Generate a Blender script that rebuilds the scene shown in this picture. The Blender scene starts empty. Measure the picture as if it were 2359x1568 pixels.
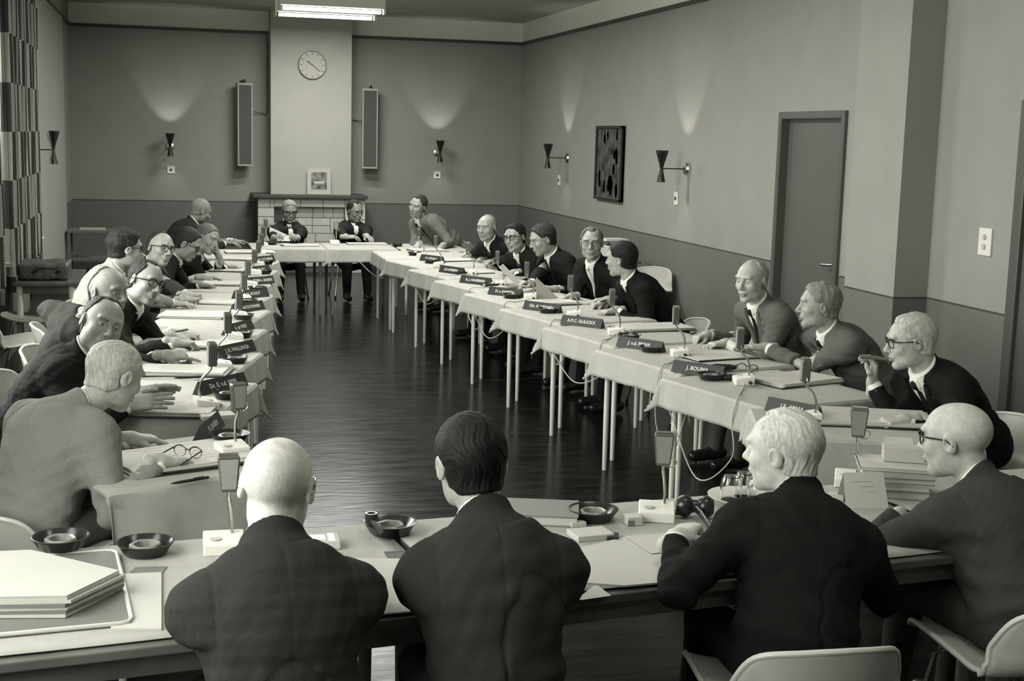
import bpy, bmesh, math, random
import numpy as np
from mathutils import Vector, Matrix
random.seed(4)
rng = np.random.default_rng(7)
S = bpy.context.scene
COL = S.collection
PI = math.pi

# ---------------------------------------------------------------- camera
W, HH, F = 2359, 1568, 3102.34
YAW, PITCH, ROLL, CAMZ = .2481, .1490, .0260, 1.90
_cy, _sy, _cp, _sp = math.cos(YAW), math.sin(YAW), math.cos(PITCH), math.sin(PITCH)
FW = Vector((_sy*_cp, _cy*_cp, -_sp)); RT = Vector((_cy, -_sy, 0)); UP = RT.cross(FW)
c_, s_ = math.cos(ROLL), math.sin(ROLL)
RT, UP = c_*RT + s_*UP, -s_*RT + c_*UP
CP = Vector((0, 0, CAMZ))
cam = bpy.data.cameras.new('camera'); camo = bpy.data.objects.new('camera', cam); COL.objects.link(camo)
cam.sensor_width = 36; cam.lens = F/W*36; cam.clip_start = .05; cam.clip_end = 100
m = Matrix.Identity(4)
for i in range(3):
    m[i][0], m[i][1], m[i][2], m[i][3] = RT[i], UP[i], -FW[i], CP[i]
camo.matrix_world = m
S.camera = camo

def at(u, v, z=None, y=None, x=None):
    """world point seen at pixel u, v on the plane z, y or x"""
    d = FW + RT*((u-W/2)/F) - UP*((v-HH/2)/F)
    t = (z-CP.z)/d.z if z is not None else ((y-CP.y)/d.y if y is not None else (x-CP.x)/d.x)
    return CP + d*t

# ---------------------------------------------------------------- light and exposure
S.view_settings.view_transform = 'Standard'
S.view_settings.look = 'None'
S.view_settings.exposure = 0.5
S.view_settings.gamma = 1
world = bpy.data.worlds.new('sky'); S.world = world; world.use_nodes = True
world.node_tree.nodes['Background'].inputs[0].default_value = (.8, .85, .8, 1)
world.node_tree.nodes['Background'].inputs[1].default_value = .9

def area(name, loc, rot, sx, sy, power, spread=PI):
    l = bpy.data.lights.new(name, 'AREA'); l.shape = 'RECTANGLE'; l.size = sx; l.size_y = sy
    l.energy = power; l.spread = spread; l.color = (1, .99, .95)
    o = bpy.data.objects.new(name, l); o.location = loc; o.rotation_euler = rot; COL.objects.link(o)
    return o
TUBES = [(1.85, 17.1, 36), (1.83, 16.2, 38), (1.85, 13.2, 94), (1.85, 10.2, 66), (1.85, 7.2, 16), (1.7, 3.4, 11), (1.7, 0.2, 7)]
# daylight falling in through the tall windows of the left wall
area('daylight_window_near', (-1.75, 2.2, 2.0), (0, -PI/2+.45, 0), 1.9, 3.2, 150)
area('daylight_window_middle', (-1.75, 7.6, 2.0), (0, -PI/2+.45, 0), 1.9, 3.2, 210)
area('daylight_window_far', (-1.75, 12.3, 2.0), (0, -PI/2+.3, 0), 1.9, 2.2, 80)

# ---------------------------------------------------------------- helpers
def ten(v):  # grey of the print: slightly warm green
    return (v, v*1.0, v*.90, 1)
def mat(name, g, rough=.6, noise=0, nscale=20, bump=0, bscale=200, spec=.4, metal=0, col=None, coat=0, stretch=None, g2=None):
    m = bpy.data.materials.new(name); m.use_nodes = True
    nt = m.node_tree; b = nt.nodes['Principled BSDF']
    b.inputs['Base Color'].default_value = col or ten(g)
    b.inputs['Roughness'].default_value = rough
    b.inputs['Specular IOR Level'].default_value = spec
    b.inputs['Metallic'].default_value = metal
    if coat: b.inputs['Coat Weight'].default_value = coat
    if noise or bump:
        tc = nt.nodes.new('ShaderNodeTexCoord'); mp = nt.nodes.new('ShaderNodeMapping')
        nt.links.new(tc.outputs['Object'], mp.inputs[0])
        if stretch: mp.inputs['Scale'].default_value = stretch
    if noise:
        n = nt.nodes.new('ShaderNodeTexNoise'); n.inputs['Scale'].default_value = nscale; n.inputs['Detail'].default_value = 5
        r = nt.nodes.new('ShaderNodeMix'); r.data_type = 'RGBA'
        r.inputs[6].default_value = ten(g*(1-noise)); r.inputs[7].default_value = ten(g2 if g2 else min(1, g*(1+noise)))
        nt.links.new(mp.outputs[0], n.inputs['Vector'])
        cr = nt.nodes.new('ShaderNodeValToRGB'); cr.color_ramp.elements[0].position = .35; cr.color_ramp.elements[1].position = .65
        nt.links.new(n.outputs['Fac'], cr.inputs[0]); nt.links.new(cr.outputs[0], r.inputs[0]); nt.links.new(r.outputs[2], b.inputs['Base Color'])
    if bump:
        n = nt.nodes.new('ShaderNodeTexNoise'); n.inputs['Scale'].default_value = bscale; n.inputs['Detail'].default_value = 3
        bp = nt.nodes.new('ShaderNodeBump'); bp.inputs['Strength'].default_value = bump; bp.inputs['Distance'].default_value = .01
        nt.links.new(mp.outputs[0], n.inputs['Vector']); nt.links.new(n.outputs['Fac'], bp.inputs['Height']); nt.links.new(bp.outputs[0], b.inputs['Normal'])
    return m
def emis(name, g, s):
    m = bpy.data.materials.new(name); m.use_nodes = True; b = m.node_tree.nodes['Principled BSDF']
    b.inputs['Base Color'].default_value = ten(g); b.inputs['Emission Color'].default_value = ten(.95); b.inputs['Emission Strength'].default_value = s
    return m

M = {}
M['wall_up'] = mat('wall_paint', .275, .75, .03, 3, .15, 60)
M['wall_low'] = mat('dado_paint', .145, .55, .03, 3, .1, 60)
M['frieze'] = mat('frieze_paint', .8, .8, .02, 2)
M['ceil'] = mat('ceiling_paint', .52, .8, .03, 2)
M['breast'] = mat('chimney_paint', .40, .7, .02, 4)
M['trimd'] = mat('dark_trim', .06, .5)
M['line'] = mat('dado_line', .06, .5)
M['jamb'] = mat('light_jamb', .34, .6)
M['doorm'] = mat('door_paint', .10, .45, .04, 2)
M['frame'] = mat('door_frame', .085, .4)
M['steel'] = mat('steel', .55, .3, metal=1)
M['chrome'] = mat('chrome', .7, .18, metal=1)
M['black'] = mat('black_enamel', .015, .3)
M['black_matt'] = mat('black_card', .022, .55)
M['white_plastic'] = mat('white_plastic', .70, .35)
M['paper'] = mat('paper', .46, .8, .02, 4)
M['paper2'] = mat('paper_darker', .45, .8, .02, 4)  # second paper tone, a touch darker, for boxes, badges and print
M['grey_card'] = mat('grey_card', .16, .6)
M['cloth'] = mat('table_linen', .36, .85, .05, 14, .25, 500)
M['table_top'] = mat('table_wood', .10, .4, .25, 6)
M['leg'] = mat('table_leg', .62, .4, .05, 8)
M['leg_dark'] = mat('table_leg_dark', .16, .4, .05, 8)
M['bak'] = mat('ashtray_ceramic', .018, .22)
M['bakring'] = mat('ashtray_inner', .20, .3)
M['cable'] = mat('cable_rubber', .42, .5)
M['shell'] = mat('chair_vinyl', .40, .45, .06, 10)
M['shell_dark'] = mat('chair_vinyl_dark', .05, .4)
M['rim'] = mat('chair_rim', .52, .4)
M['mesh'] = mat('microphone_mesh', .38, .45, bump=.8, bscale=900, metal=.4)
M['michead'] = mat('microphone_body', .12, .35, metal=.3)
M['micdark'] = mat('microphone_dark', .035, .4)
M['glass'] = mat('glass', .9, .02, col=(1, 1, 1, 1)); M['glass'].node_tree.nodes['Principled BSDF'].inputs['Transmission Weight'].default_value = 1
def thin_glass(name, f):
    m = bpy.data.materials.new(name); m.use_nodes = True; nt = m.node_tree; nt.nodes.clear()
    o = nt.nodes.new('ShaderNodeOutputMaterial'); a = nt.nodes.new('ShaderNodeBsdfTransparent'); g = nt.nodes.new('ShaderNodeBsdfGlossy'); g.inputs['Roughness'].default_value = .03; x = nt.nodes.new('ShaderNodeMixShader'); x.inputs[0].default_value = f
    nt.links.new(a.outputs[0], x.inputs[1]); nt.links.new(g.outputs[0], x.inputs[2]); nt.links.new(x.outputs[0], o.inputs[0]); return m
M['pane'] = thin_glass('window_glass', .06)
M['ink'] = mat('ink', .05, .6)
M['tile'] = mat('glazed_tile', .50, .35, .08, 3)
M['mortar'] = mat('tile_joint', .10, .8)
M['lit'] = emis('tube_glow', .9, 3.2)

# floor: dark polished linoleum with long streaks and wear
def floor_mat():
    m = bpy.data.materials.new('polished_floor'); m.use_nodes = True; nt = m.node_tree; b = nt.nodes['Principled BSDF']
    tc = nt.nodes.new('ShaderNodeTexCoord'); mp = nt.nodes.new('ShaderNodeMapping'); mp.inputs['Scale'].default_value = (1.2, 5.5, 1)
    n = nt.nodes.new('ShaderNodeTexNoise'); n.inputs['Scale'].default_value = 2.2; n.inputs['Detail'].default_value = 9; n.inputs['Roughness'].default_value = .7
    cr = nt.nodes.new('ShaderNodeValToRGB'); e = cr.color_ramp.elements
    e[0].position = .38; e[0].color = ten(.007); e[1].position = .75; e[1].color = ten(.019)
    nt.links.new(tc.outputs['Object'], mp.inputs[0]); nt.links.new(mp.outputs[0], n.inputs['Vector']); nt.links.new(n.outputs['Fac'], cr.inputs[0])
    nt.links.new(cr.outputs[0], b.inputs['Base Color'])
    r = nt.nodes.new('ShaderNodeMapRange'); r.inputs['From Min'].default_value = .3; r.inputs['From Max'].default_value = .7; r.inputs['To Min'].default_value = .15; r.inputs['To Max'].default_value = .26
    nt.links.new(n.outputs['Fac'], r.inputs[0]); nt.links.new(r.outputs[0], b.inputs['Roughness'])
    n2 = nt.nodes.new('ShaderNodeTexNoise'); n2.inputs['Scale'].default_value = 5; n2.inputs['Detail'].default_value = 2
    bp = nt.nodes.new('ShaderNodeBump'); bp.inputs['Strength'].default_value = .06; bp.inputs['Distance'].default_value = .02
    nt.links.new(mp.outputs[0], n2.inputs['Vector']); nt.links.new(n2.outputs['Fac'], bp.inputs['Height']); nt.links.new(bp.outputs[0], b.inputs['Normal'])
    b.inputs['IOR'].default_value = 1.13
    return m
M['floor'] = floor_mat()

class MB:
    """collects shapes into one mesh"""
    def __init__(s): s.v = []; s.f = []; s.mi = []; s.cur = 0
    def add(s, vs, fs):
        n = len(s.v); s.v += [tuple(v) for v in vs]; s.f += [tuple(i+n for i in f) for f in fs]; s.mi += [s.cur]*len(fs); return s
    def box(s, cx, cy, cz, sx, sy, sz, rz=0, mtx=None):
        vs = [Vector((x*sx/2, y*sy/2, z*sz/2)) for x in (-1, 1) for y in (-1, 1) for z in (-1, 1)]
        R = Matrix.Rotation(rz, 3, 'Z') if mtx is None else mtx
        c = Vector((cx, cy, cz))
        return s.add([R @ v + c for v in vs], [(0,1,3,2),(4,6,7,5),(0,4,5,1),(2,3,7,6),(0,2,6,4),(1,5,7,3)])
    def b2(s, x0, x1, y0, y1, z0, z1): return s.box((x0+x1)/2, (y0+y1)/2, (z0+z1)/2, abs(x1-x0), abs(y1-y0), abs(z1-z0))
    def lathe(s, prof, n=28, c=(0,0,0), R=None, wob=None):
        vs = []; c = Vector(c)
        for r, z in prof:
            for i in range(n):
                a = 2*PI*i/n; rr = r*(wob(a, r) if wob else 1)
                p = Vector((rr*math.cos(a), rr*math.sin(a), z)); vs.append((R @ p if R else p)+c)
        fs = [(k*n+i, k*n+(i+1) % n, (k+1)*n+(i+1) % n, (k+1)*n+i) for k in range(len(prof)-1) for i in range(n)]
        if prof[0][0] > 1e-5: fs.append(tuple(range(n))[::-1])
        if prof[-1][0] > 1e-5: fs.append(tuple((len(prof)-1)*n+i for i in range(n)))
        return s.add(vs, fs)
    def tube(s, pts, r, n=8, r2=None):
        pts = [Vector(p) for p in pts]; vs = []; u = None
        for i, p in enumerate(pts):
            d = (pts[min(i+1, len(pts)-1)] - pts[max(i-1, 0)]).normalized()
            if u is None: u = d.cross(Vector((0,0,1)) if abs(d.z) < .9 else Vector((1,0,0))).normalized()
            u = (u - d*u.dot(d)).normalized(); w = d.cross(u)
            rr = r if r2 is None else r+(r2-r)*i/(len(pts)-1)
            vs += [p + (u*math.cos(2*PI*k/n) + w*math.sin(2*PI*k/n))*rr for k in range(n)]
        fs = [(k*n+i, k*n+(i+1) % n, (k+1)*n+(i+1) % n, (k+1)*n+i) for k in range(len(pts)-1) for i in range(n)]
        fs += [tuple(range(n))[::-1], tuple((len(pts)-1)*n+i for i in range(n))]
        return s.add(vs, fs)
    def build(s, name, m, parent=None, smooth=False, bevel=0, loc=None, rz=0, tri=False):
        me = bpy.data.meshes.new(name); me.from_pydata(s.v, [], s.f)
        for k in (m if isinstance(m, (list, tuple)) else [m]): me.materials.append(k)
        if any(s.mi): me.polygons.foreach_set('material_index', s.mi)
        me.update()
        bm = bmesh.new(); bm.from_mesh(me); bmesh.ops.recalc_face_normals(bm, faces=bm.faces); bm.to_mesh(me); bm.free()
        if smooth:
            me.polygons.foreach_set('use_smooth', [True]*len(me.polygons))
            try: me.set_sharp_from_angle(angle=math.radians(38))
            except Exception: pass
        o = bpy.data.objects.new(name, me); COL.objects.link(o)
        if parent: o.parent = parent
        if loc: o.location = loc
        if rz: o.rotation_euler.z = rz
        if bevel:
            b = o.modifiers.new('bevel', 'BEVEL'); b.width = bevel; b.segments = 2; b.limit_method = 'ANGLE'
        return o
def tag(o, label=None, cat=None, group=None, kind=None):
    if label: o['label'] = label
    if cat: o['category'] = cat
    if group: o['group'] = group
    if kind: o['kind'] = kind
    return o
def empty(name, loc=(0,0,0), rz=0, label=None, cat=None, group=None):
    o = bpy.data.objects.new(name, None); COL.objects.link(o); o.location = loc; o.rotation_euler = (0, 0, rz); o.empty_display_size = .1
    return tag(o, label, cat, group)
def kids(o): return [c for c in COL.objects if c.parent == o]
def copy_tree(o, loc=None, rz=None, label=None, group=None):
    CH = {}
    for c in COL.objects:
        if c.parent: CH.setdefault(c.parent.name, []).append(c)
    def rec(a, par):
        b = a.copy(); COL.objects.link(b); b.parent = par
        for k in CH.get(a.name, []): rec(k, b)
        return b
    r = rec(o, None)
    if loc is not None: r.location = loc
    if rz is not None: r.rotation_euler = (0, 0, rz)
    if label: r['label'] = label
    if group: r['group'] = group
    return r
def struct(o): o['kind'] = 'structure'; return o
def crom(P, n=8):
    P = [Vector(p) for p in P]; P = [P[0]*2-P[1]] + P + [P[-1]*2-P[-2]]; out = []
    for i in range(1, len(P)-2):
        for k in range(n):
            t = k/n; a, b, c, d = P[i-1:i+3]
            out.append(.5*((2*b)+(c-a)*t+(2*a-5*b+4*c-d)*t*t+(3*b-a-3*c+d)*t**3))
    return out+[P[-2]]
def text(body, size, m, parent, mtx, name='lettering', extrude=.0006, sx=1, align='CENTER', bold=0):
    cu = bpy.data.curves.new(name, 'FONT'); cu.body = body; cu.size = size; cu.align_x = align; cu.align_y = 'CENTER'; cu.extrude = extrude; cu.offset = bold; cu.resolution_u = 2
    o = bpy.data.objects.new(name, cu); COL.objects.link(o)
    dg = bpy.context.evaluated_depsgraph_get(); me = bpy.data.meshes.new_from_object(o.evaluated_get(dg))
    COL.objects.unlink(o); bpy.data.objects.remove(o)
    me.transform(Matrix.Diagonal((sx, 1, 1, 1))); me.materials.clear(); me.materials.append(m)
    o = bpy.data.objects.new(name, me); COL.objects.link(o); o.parent = parent; o.matrix_local = mtx
    return o

# ---------------------------------------------------------------- the room
XL, XR, YB, ZD, ZC, ZT = -1.32, 4.89, 19.15, .93, 3.24, 3.53
YF = -3.0
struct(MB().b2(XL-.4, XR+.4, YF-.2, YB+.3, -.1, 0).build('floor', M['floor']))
struct(MB().b2(XL-.4, XR+.4, YF-.2, YB+.3, ZT, ZT+.1).build('ceiling', M['ceil']))
def wall(name, boxes, line=None):
    w = MB()
    for (x0, x1, y0, y1, z0, z1, k) in boxes:
        w.cur = k; w.b2(x0, x1, y0, y1, z0, z1)
    return struct(w.build(name, [M['wall_low'], M['wall_up'], M['frieze'], M['line'], M['jamb']]))
ln = .012
wall('wall_back', [(XL, XR, YB, YB+.2, 0, ZD, 0), (XL, XR, YB, YB+.2, ZD, ZC, 1), (XL, XR, YB, YB+.2, ZC, ZT, 2), (XL, XR, YB-.002, YB, ZD-ln/2, ZD+ln/2, 3)])
# right wall with the door opening, the pillar and the recess nearer the camera
DY0, DY1, DZ = 9.27, 10.42, 2.17
P1, P0, PX = 8.70, 8.02, 4.64
wall('wall_right', [
    (XR, XR+.2, DY1, YB+.2, 0, ZD, 0), (XR, XR+.2, DY1, YB+.2, ZD, ZC, 1),
    (XR, XR+.2, DY0, DY1, DZ, ZC, 1),
    (XR, XR+.2, P1, DY0, 0, ZD, 0), (XR, XR+.2, P1, DY0, ZD, ZC, 1),
    (XR, XR+.2, YF, P1, 0, ZD-.015, 0), (XR, XR+.2, YF, P1, ZD-.015, ZC, 1),
    (XR, XR+.2, YF, YB+.2, ZC, ZT, 2),
    (XR-.002, XR, DY1+.02, YB, ZD-ln/2, ZD+ln/2, 3), (XR-.002, XR, P1, DY0-.02, ZD-ln/2, ZD+ln/2, 3), (XR-.002, XR, YF, P0, ZD-.015-ln/2, ZD-.015+ln/2, 3)])
pl = MB(); pl.cur = 0; pl.b2(PX, XR+.02, P0, P1, 0, ZD-.015); pl.cur = 1; pl.b2(PX, XR+.02, P0, P1, ZD-.015, ZT); pl.cur = 3
pl.b2(PX-.002, PX, P0, P1, ZD-.021, ZD-.009); pl.b2(PX, XR, P0-.002, P0, ZD-.021, ZD-.009)
struct(pl.build('wall_right_pillar', [M['wall_low'], M['wall_up'], M['frieze'], M['line']]))
# picture rail running round the room
rail = MB(); rail.b2(XL, XR, YB-.035, YB, ZC-.02, ZC+.02); rail.b2(XR-.035, XR, P1, YB, ZC-.02, ZC+.02); rail.b2(XL, XL+.035, 14.2, YB, ZC-.02, ZC+.02)
struct(rail.build('trim_1', M['trimd'], bevel=.006))
sk = MB(); sk.b2(XL, XR, YB-.015, YB, 0, .09); struct(sk.build('baseboard_back', M['trimd']))
sk = MB(); sk.b2(XR-.015, XR, DY1+.06, YB, 0, .09); sk.b2(XR-.015, XR, P1, DY0-.06, 0, .09); struct(sk.build('baseboard_right', M['trimd']))
# left wall: back part with dado, light pilaster, then the tall windows
WZ0, WZ1 = .85, 3.0
WIN = [(11.0, 13.6), (5.9, 9.3), (.5, 3.9), (-2.6, -.6)]
bx = [(XL-.25, XL, 17.7, YB+.2, 0, ZD, 0), (XL-.25, XL, 17.7, YB+.2, ZD, ZT, 1), (XL-.25, XL+.03, 14.3, 17.7, 0, ZT, 4)]
edges = [14.3]
for a, b in WIN:
    bx += [(XL-.25, XL, b, edges[-1], 0, ZT, 1), (XL-.25, XL, a, b, 0, WZ0, 0), (XL-.25, XL, a, b, WZ1, ZT, 1)]; edges.append(a)
bx += [(XL-.25, XL, YF, edges[-1], 0, ZT, 1)]
wall('wall_left', bx)
for i, (a, b) in enumerate(WIN):
    w = MB(); x = XL-.16
    for k in range(4): y = a+(b-a)*k/3; w.b2(x-.03, x+.03, y-.03, y+.03, WZ0, WZ1)
    for z in (WZ0+.03, 2.35, WZ1-.03): w.b2(x-.03, x+.03, a, b, z-.03, z+.03)
    o = struct(w.build('window_%d' % (i+1), M['jamb']))
    MB().b2(x-.004, x+.004, a, b, WZ0, WZ1).build('pane', M['pane'], o)
    MB().b2(XL-.25, XL+.12, a-.05, b+.05, WZ0-.03, WZ0).build('window_sill', M['jamb'], o)
wall('wall_front', [(XL-.25, XR+.2, YF-.2, YF, 0, ZD, 0), (XL-.25, XR+.2, YF-.2, YF, ZD, ZC, 1), (XL-.25, XR+.2, YF-.2, YF, ZC, ZT, 2)])

# door
d = struct(MB().b2(XR+.05, XR+.09, DY0+.06, DY1-.06, .01, DZ-.06).build('door_1', M['doorm']))
fr = MB()
for y0, y1, z0, z1 in ((DY0, DY0+.06, 0, DZ), (DY1-.06, DY1, 0, DZ), (DY0+.06, DY1-.06, DZ-.06, DZ)): fr.b2(XR-.03, XR+.14, y0, y1, z0, z1)
fr.build('door_frame', M['frame'], d, bevel=.008)
MB().b2(XR+.042, XR+.05, DY0+.10, DY0+.15, .90, 1.16).build('lock_plate', M['steel'], d)
MB().tube([(XR+.05, DY0+.125, 1.0), (XR-.0, DY0+.125, 1.0), (XR-.005, DY0+.14, 1.0), (XR-.005, DY0+.28, .99)], .011, 10).build('door_handle', M['steel'], d, True)
MB().box(XR+.035, DY0+.13, 1.38, .03, .03, .05).build('latch', M['trimd'], d)
MB().tube([(XR+.03, DY0+.12, 1.17), (XR+.0, DY0+.10, 1.17), (XR+.0, DY0+.12, 1.09)], .004, 6).build('hook', M['steel'], d)
# dark standing frame of the opening at the right edge
fr = MB(); y2 = at(2330, 725, x=XR).y
fr.b2(XR-.05, XR+.02, y2-.09, y2, 0, 2.2); fr.b2(XR-.05, XR+.02, y2-1.1, y2-1.01, 0, 2.2); fr.b2(XR-.05, XR+.02, y2-1.01, y2-.09, 2.13, 2.2)
d2 = struct(fr.build('trim_2', M['frame'], bevel=.006))
struct(MB().b2(XR-.02, XR+.0, y2-1.01, y2-.09, 0, 2.13).build('door_2', M['doorm']))

# chimney breast
BX0, BX1, BY = at(624, 446, y=18.72).x, at(808, 446, y=18.72).x, 18.72
struct(MB().b2(BX0, BX1, BY, YB, 1.0, ZT).build('wall_chimney_breast', M['breast']))

# fireplace
fx0, fx1, fy, fz = at(594, 455, y=18.5).x, at(846, 455, y=18.5).x-.02, 18.52, 1.02
fp = empty('fireplace', ((fx0+fx1)/2, fy, 0), 0, 'light glazed tile fireplace surround under the tall pale chimney breast', 'fireplace')
cx = (fx0+fx1)/2; ox0, ox1, oz = at(632, 470, y=18.5).x-cx, at(795, 470, y=18.5).x-cx, .90
s_ = MB(); a0, a1 = fx0-cx, fx1-cx
s_.cur = 1; s_.b2(a0, ox0, .012, .62, 0, fz); s_.b2(ox1, a1, .012, .62, 0, fz); s_.b2(ox0, ox1, .012, .62, oz, fz); s_.cur = 0
def tiles(mb, x0, x1, z0, z1, y, sc=.22):
    z = z0; row = 0
    while z < z1-.01:
        h = min(sc*(.8+.5*random.random()), z1-z)
        if z1-(z+h) < .05: h = z1-z
        x = x0
        while x < x1-.005:
            w = min(sc*(.55+.9*random.random()), x1-x)
            if x1-(x+w) < .05: w = x1-x
            if w > .14 and h > .16 and random.random() < .35:
                hh = h*.5; mb.b2(x+.004, x+w-.004, y, y+.02, z+.004, z+hh-.004); mb.b2(x+.004, x+w-.004, y, y+.02, z+hh+.004, z+h-.004)
            else: mb.b2(x+.004, x+w-.004, y, y+.02, z+.004, z+h-.004)
            x += w
        z += h
tiles(s_, a0, ox0, 0.0, fz, 0); tiles(s_, ox1, a1, 0.0, fz, 0); tiles(s_, ox0, ox1, oz, fz, 0)
s_.build('surround', [M['tile'], M['mortar']], fp)
inn = MB(); inn.cur = 1; inn.b2(ox0, ox1, .10, .2, 0, oz); inn.cur = 0; tiles(inn, ox0, ox1, 0.08, oz, .085)
inn.build('tiled_panel', [M['tile'], M['mortar']], fp)
MB().b2(at(583, 448, y=18.45).x-cx, at(848, 453, y=18.45).x-cx, -.08, .63, fz, fz+.045).build('mantel_shelf', M['trimd'], fp, bevel=.006)
MB().b2(ox0, ox0+.22, .06, .085, .70, .88).build('dark_corner', M['trimd'], fp)  # dark slab over the upper left corner of the tiled panel

# clock
c = at(719, 150, y=BY); R = .105*1.72
cl = empty('wall_clock', (c.x, BY, c.z), 0, 'round white wall clock with thin bar marks high on the chimney breast', 'clock')
RX = Matrix.Rotation(PI/2, 3, 'X')
MB().lathe([(R*1.03, .0), (R*1.05, .035), (R, .045), (R*.99, .030)], 48, R=RX).build('case', M['steel'], cl, True)
MB().lathe([(R*.985, .02), (R*.985, .034), (0, .0342)], 48, R=RX).build('dial', M['paper'], cl)
t_ = MB()
for k in range(12):
    a = PI*k/6; l = .034
    MB().box(math.sin(a)*(R*.86), -.036, math.cos(a)*(R*.86), .007, .003, l, mtx=Matrix.Rotation(a, 3, 'Y')).build('hour_mark', M['ink'], cl)
def hand(ang, L, w, nm):
    a = math.radians(ang); MB().box(math.sin(a)*L*.4, -.039, math.cos(a)*L*.4, w, .003, L, mtx=Matrix.Rotation(a, 3, 'Y')).build(nm, M['ink'], cl)
hand(128, .15, .007, 'minute_hand'); hand(305, .10, .010, 'hour_hand')

# picture on the mantel
p0, p1 = at(708, 388, y=18.62), at(762, 447, y=18.62)
pf = empty('framed_picture', ((p0.x+p1.x)/2, 18.63, fz+.048), 0, 'small picture in a wide white mount leaning on the mantel shelf', 'picture')
pw, ph = p1.x-p0.x, p0.z-(fz+.048); TL = Matrix.Rotation(-.10, 3, 'X')
MB().box(0, 0, ph/2, pw, .02, ph).build('mount', M['paper'], pf, bevel=.003)
MB().box(0, -.012, ph*.53, pw*.66, .004, ph*.66).build('image', mat('photo_image', .06, .5, .6, 14, g2=.28), pf)
sh = MB(); sh.lathe([(0, 0), (.05, .0), (.062, .02), (.055, .03), (0, .03)], 20, c=(.0, -.015, ph*.42), R=Matrix.Diagonal((1.2, .05, 1)))
sh.build('dish_in_image', mat('photo_light', .5, .5), pf)
for o in kids(pf): o.matrix_local = Matrix.Rotation(-.08, 4, 'X') @ o.matrix_local

# column loudspeakers with fabric fronts
def loud(u0, v0, u1, v1, ry, label, ang):
    a, b = at(u0, v0, y=YB-.28), at(u1, v1, y=YB-.28); h = a.z-b.z; w = abs(b.x-a.x)
    o = empty('column_loudspeaker', ((a.x+b.x)/2, YB-.2, b.z), ang, label, 'loudspeaker', 'column loudspeakers on the back wall')
    MB().b2(-w/2, w/2, -.06, .06, 0, h).build('cabinet', M['jamb'], o, bevel=.004)
    f = MB(); f.b2(-w/2+.02, w/2-.02, -.066, -.058, .03, h-.03); f.build('fabric_grille', mat('speaker_fabric', .085, .9, .15, 300), o)
    MB().tube([(0, .0, h-.02), (0, .0, h+.03), (0, .2, h+.03)], .022, 8).build('bracket', M['black'], o)
    return o
loud(546, 190, 582, 383, 0, 'tall narrow loudspeaker hung left of the chimney breast', .12)
loud(837, 203, 871, 389, 0, 'tall narrow loudspeaker hung right of the chimney breast', -.12)
tag(MB().tube(crom([(at(584, 277, y=YB).x, YB-.09, 2.17), (1.2, YB-.03, 2.15), (1.27, YB-.02, 2.18), (1.275, YB-.02, 2.7), (1.275, YB-.02, 3.2)]), .006, 6).build('speaker_cable', M['trimd']), 'thin wire climbing the wall beside the left loudspeaker', 'cable')
tag(MB().tube(crom([(2.41, YB-.02, 2.1), (2.5, YB-.03, 2.09), (2.58, YB-.09, 2.08)]), .006, 6).build('speaker_cable', M['trimd']), 'short wire between chimney breast and right loudspeaker', 'cable')

# double cone wall lamps
CONE = [(.0, -.135), (.038, -.135), (.046, -.14), (.043, -.13), (.034, -.09), (.022, -.04), (.016, 0), (.022, .03), (.036, .08), (.052, .13), (.064, .175), (.061, .175), (.05, .13), (.034, .08), (.014, .03), (0, .02)]
def sconce(px, py, wall, label, on=(6, 2)):
    out = {'b': Vector((0, -1, 0)), 'r': Vector((-1, 0, 0)), 'l': Vector((1, 0, 0))}[wall]
    z = at(px, py, y=YB-.26).z if wall == 'b' else at(px, py, x=(XR-.26 if wall == 'r' else XL+.24)).z
    base = at(px, py, y=YB-.26) if wall == 'b' else at(px, py, x=(XR-.26 if wall == 'r' else XL+.24))
    wp = base - out*.26 if wall != 'l' else base - out*.24
    o = empty('wall_lamp', wp, 0, label, 'lamp', 'double cone wall lamps')
    c = out*.26 if wall != 'l' else out*.24
    MB().lathe([(.0, .03), (.02, .03), (.05, .022), (.062, .0), (.0, 0)], 24, R=out.to_track_quat('Z', 'Y').to_matrix()).build('wall_plate', M['steel'] if wall != 'l' else M['black'], o, True)
    MB().tube([out*.0, c], .006, 8).build('arm', M['black'], o)
    up = MB(); up.lathe([p for p in CONE if p[1] >= 0], 28, c=c); up.build('upper_shade', M['black'], o, True)
    dn = MB(); dn.lathe([(.0, -.02), (.03, -.09), (.040, -.132), (.043, -.132), (.034, -.09), (.022, -.04), (.016, 0)], 28, c=c); dn.build('lower_shade', M['black'], o, True)
    rv = MB()
    for k in range(10): a = 2*PI*k/10; MB().lathe([(0, -.003), (.0045, 0), (0, .003)], 8, c=c+Vector((.062*math.cos(a), .062*math.sin(a), .163))).build('rim_hole', M['white_plastic'], o)
    for k in range(7): a = 2*PI*k/7; MB().lathe([(0, -.003), (.0045, 0), (0, .003)], 8, c=c+Vector((.040*math.cos(a), .040*math.sin(a), -.118))).build('rim_hole', M['white_plastic'], o)
    for dz, e, sz, rx in ((.12, on[0], 2.0, 0), (-.09, on[1], 1.9, 1)):
        if not e: continue
        l = bpy.data.lights.new('lamp_bulb', 'SPOT'); l.energy = e; l.spot_size = sz*.62 if not rx else sz*.6; l.spot_blend = .55; l.shadow_soft_size = .02; l.color = (1, .98, .92)
        lo = bpy.data.objects.new('lamp_bulb', l); COL.objects.link(lo); lo.parent = o; lo.location = c+Vector((0, 0, dz))
        lo.rotation_euler = ((c+Vector((0, 0, dz))) * 0 + Vector((0, 0, 1 if not rx else -1)) - out*.42).to_track_quat('-Z', 'Y').to_euler()
    return o
sconce(392, 337, 'b', 'double cone wall lamp left of the left loudspeaker')
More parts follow.
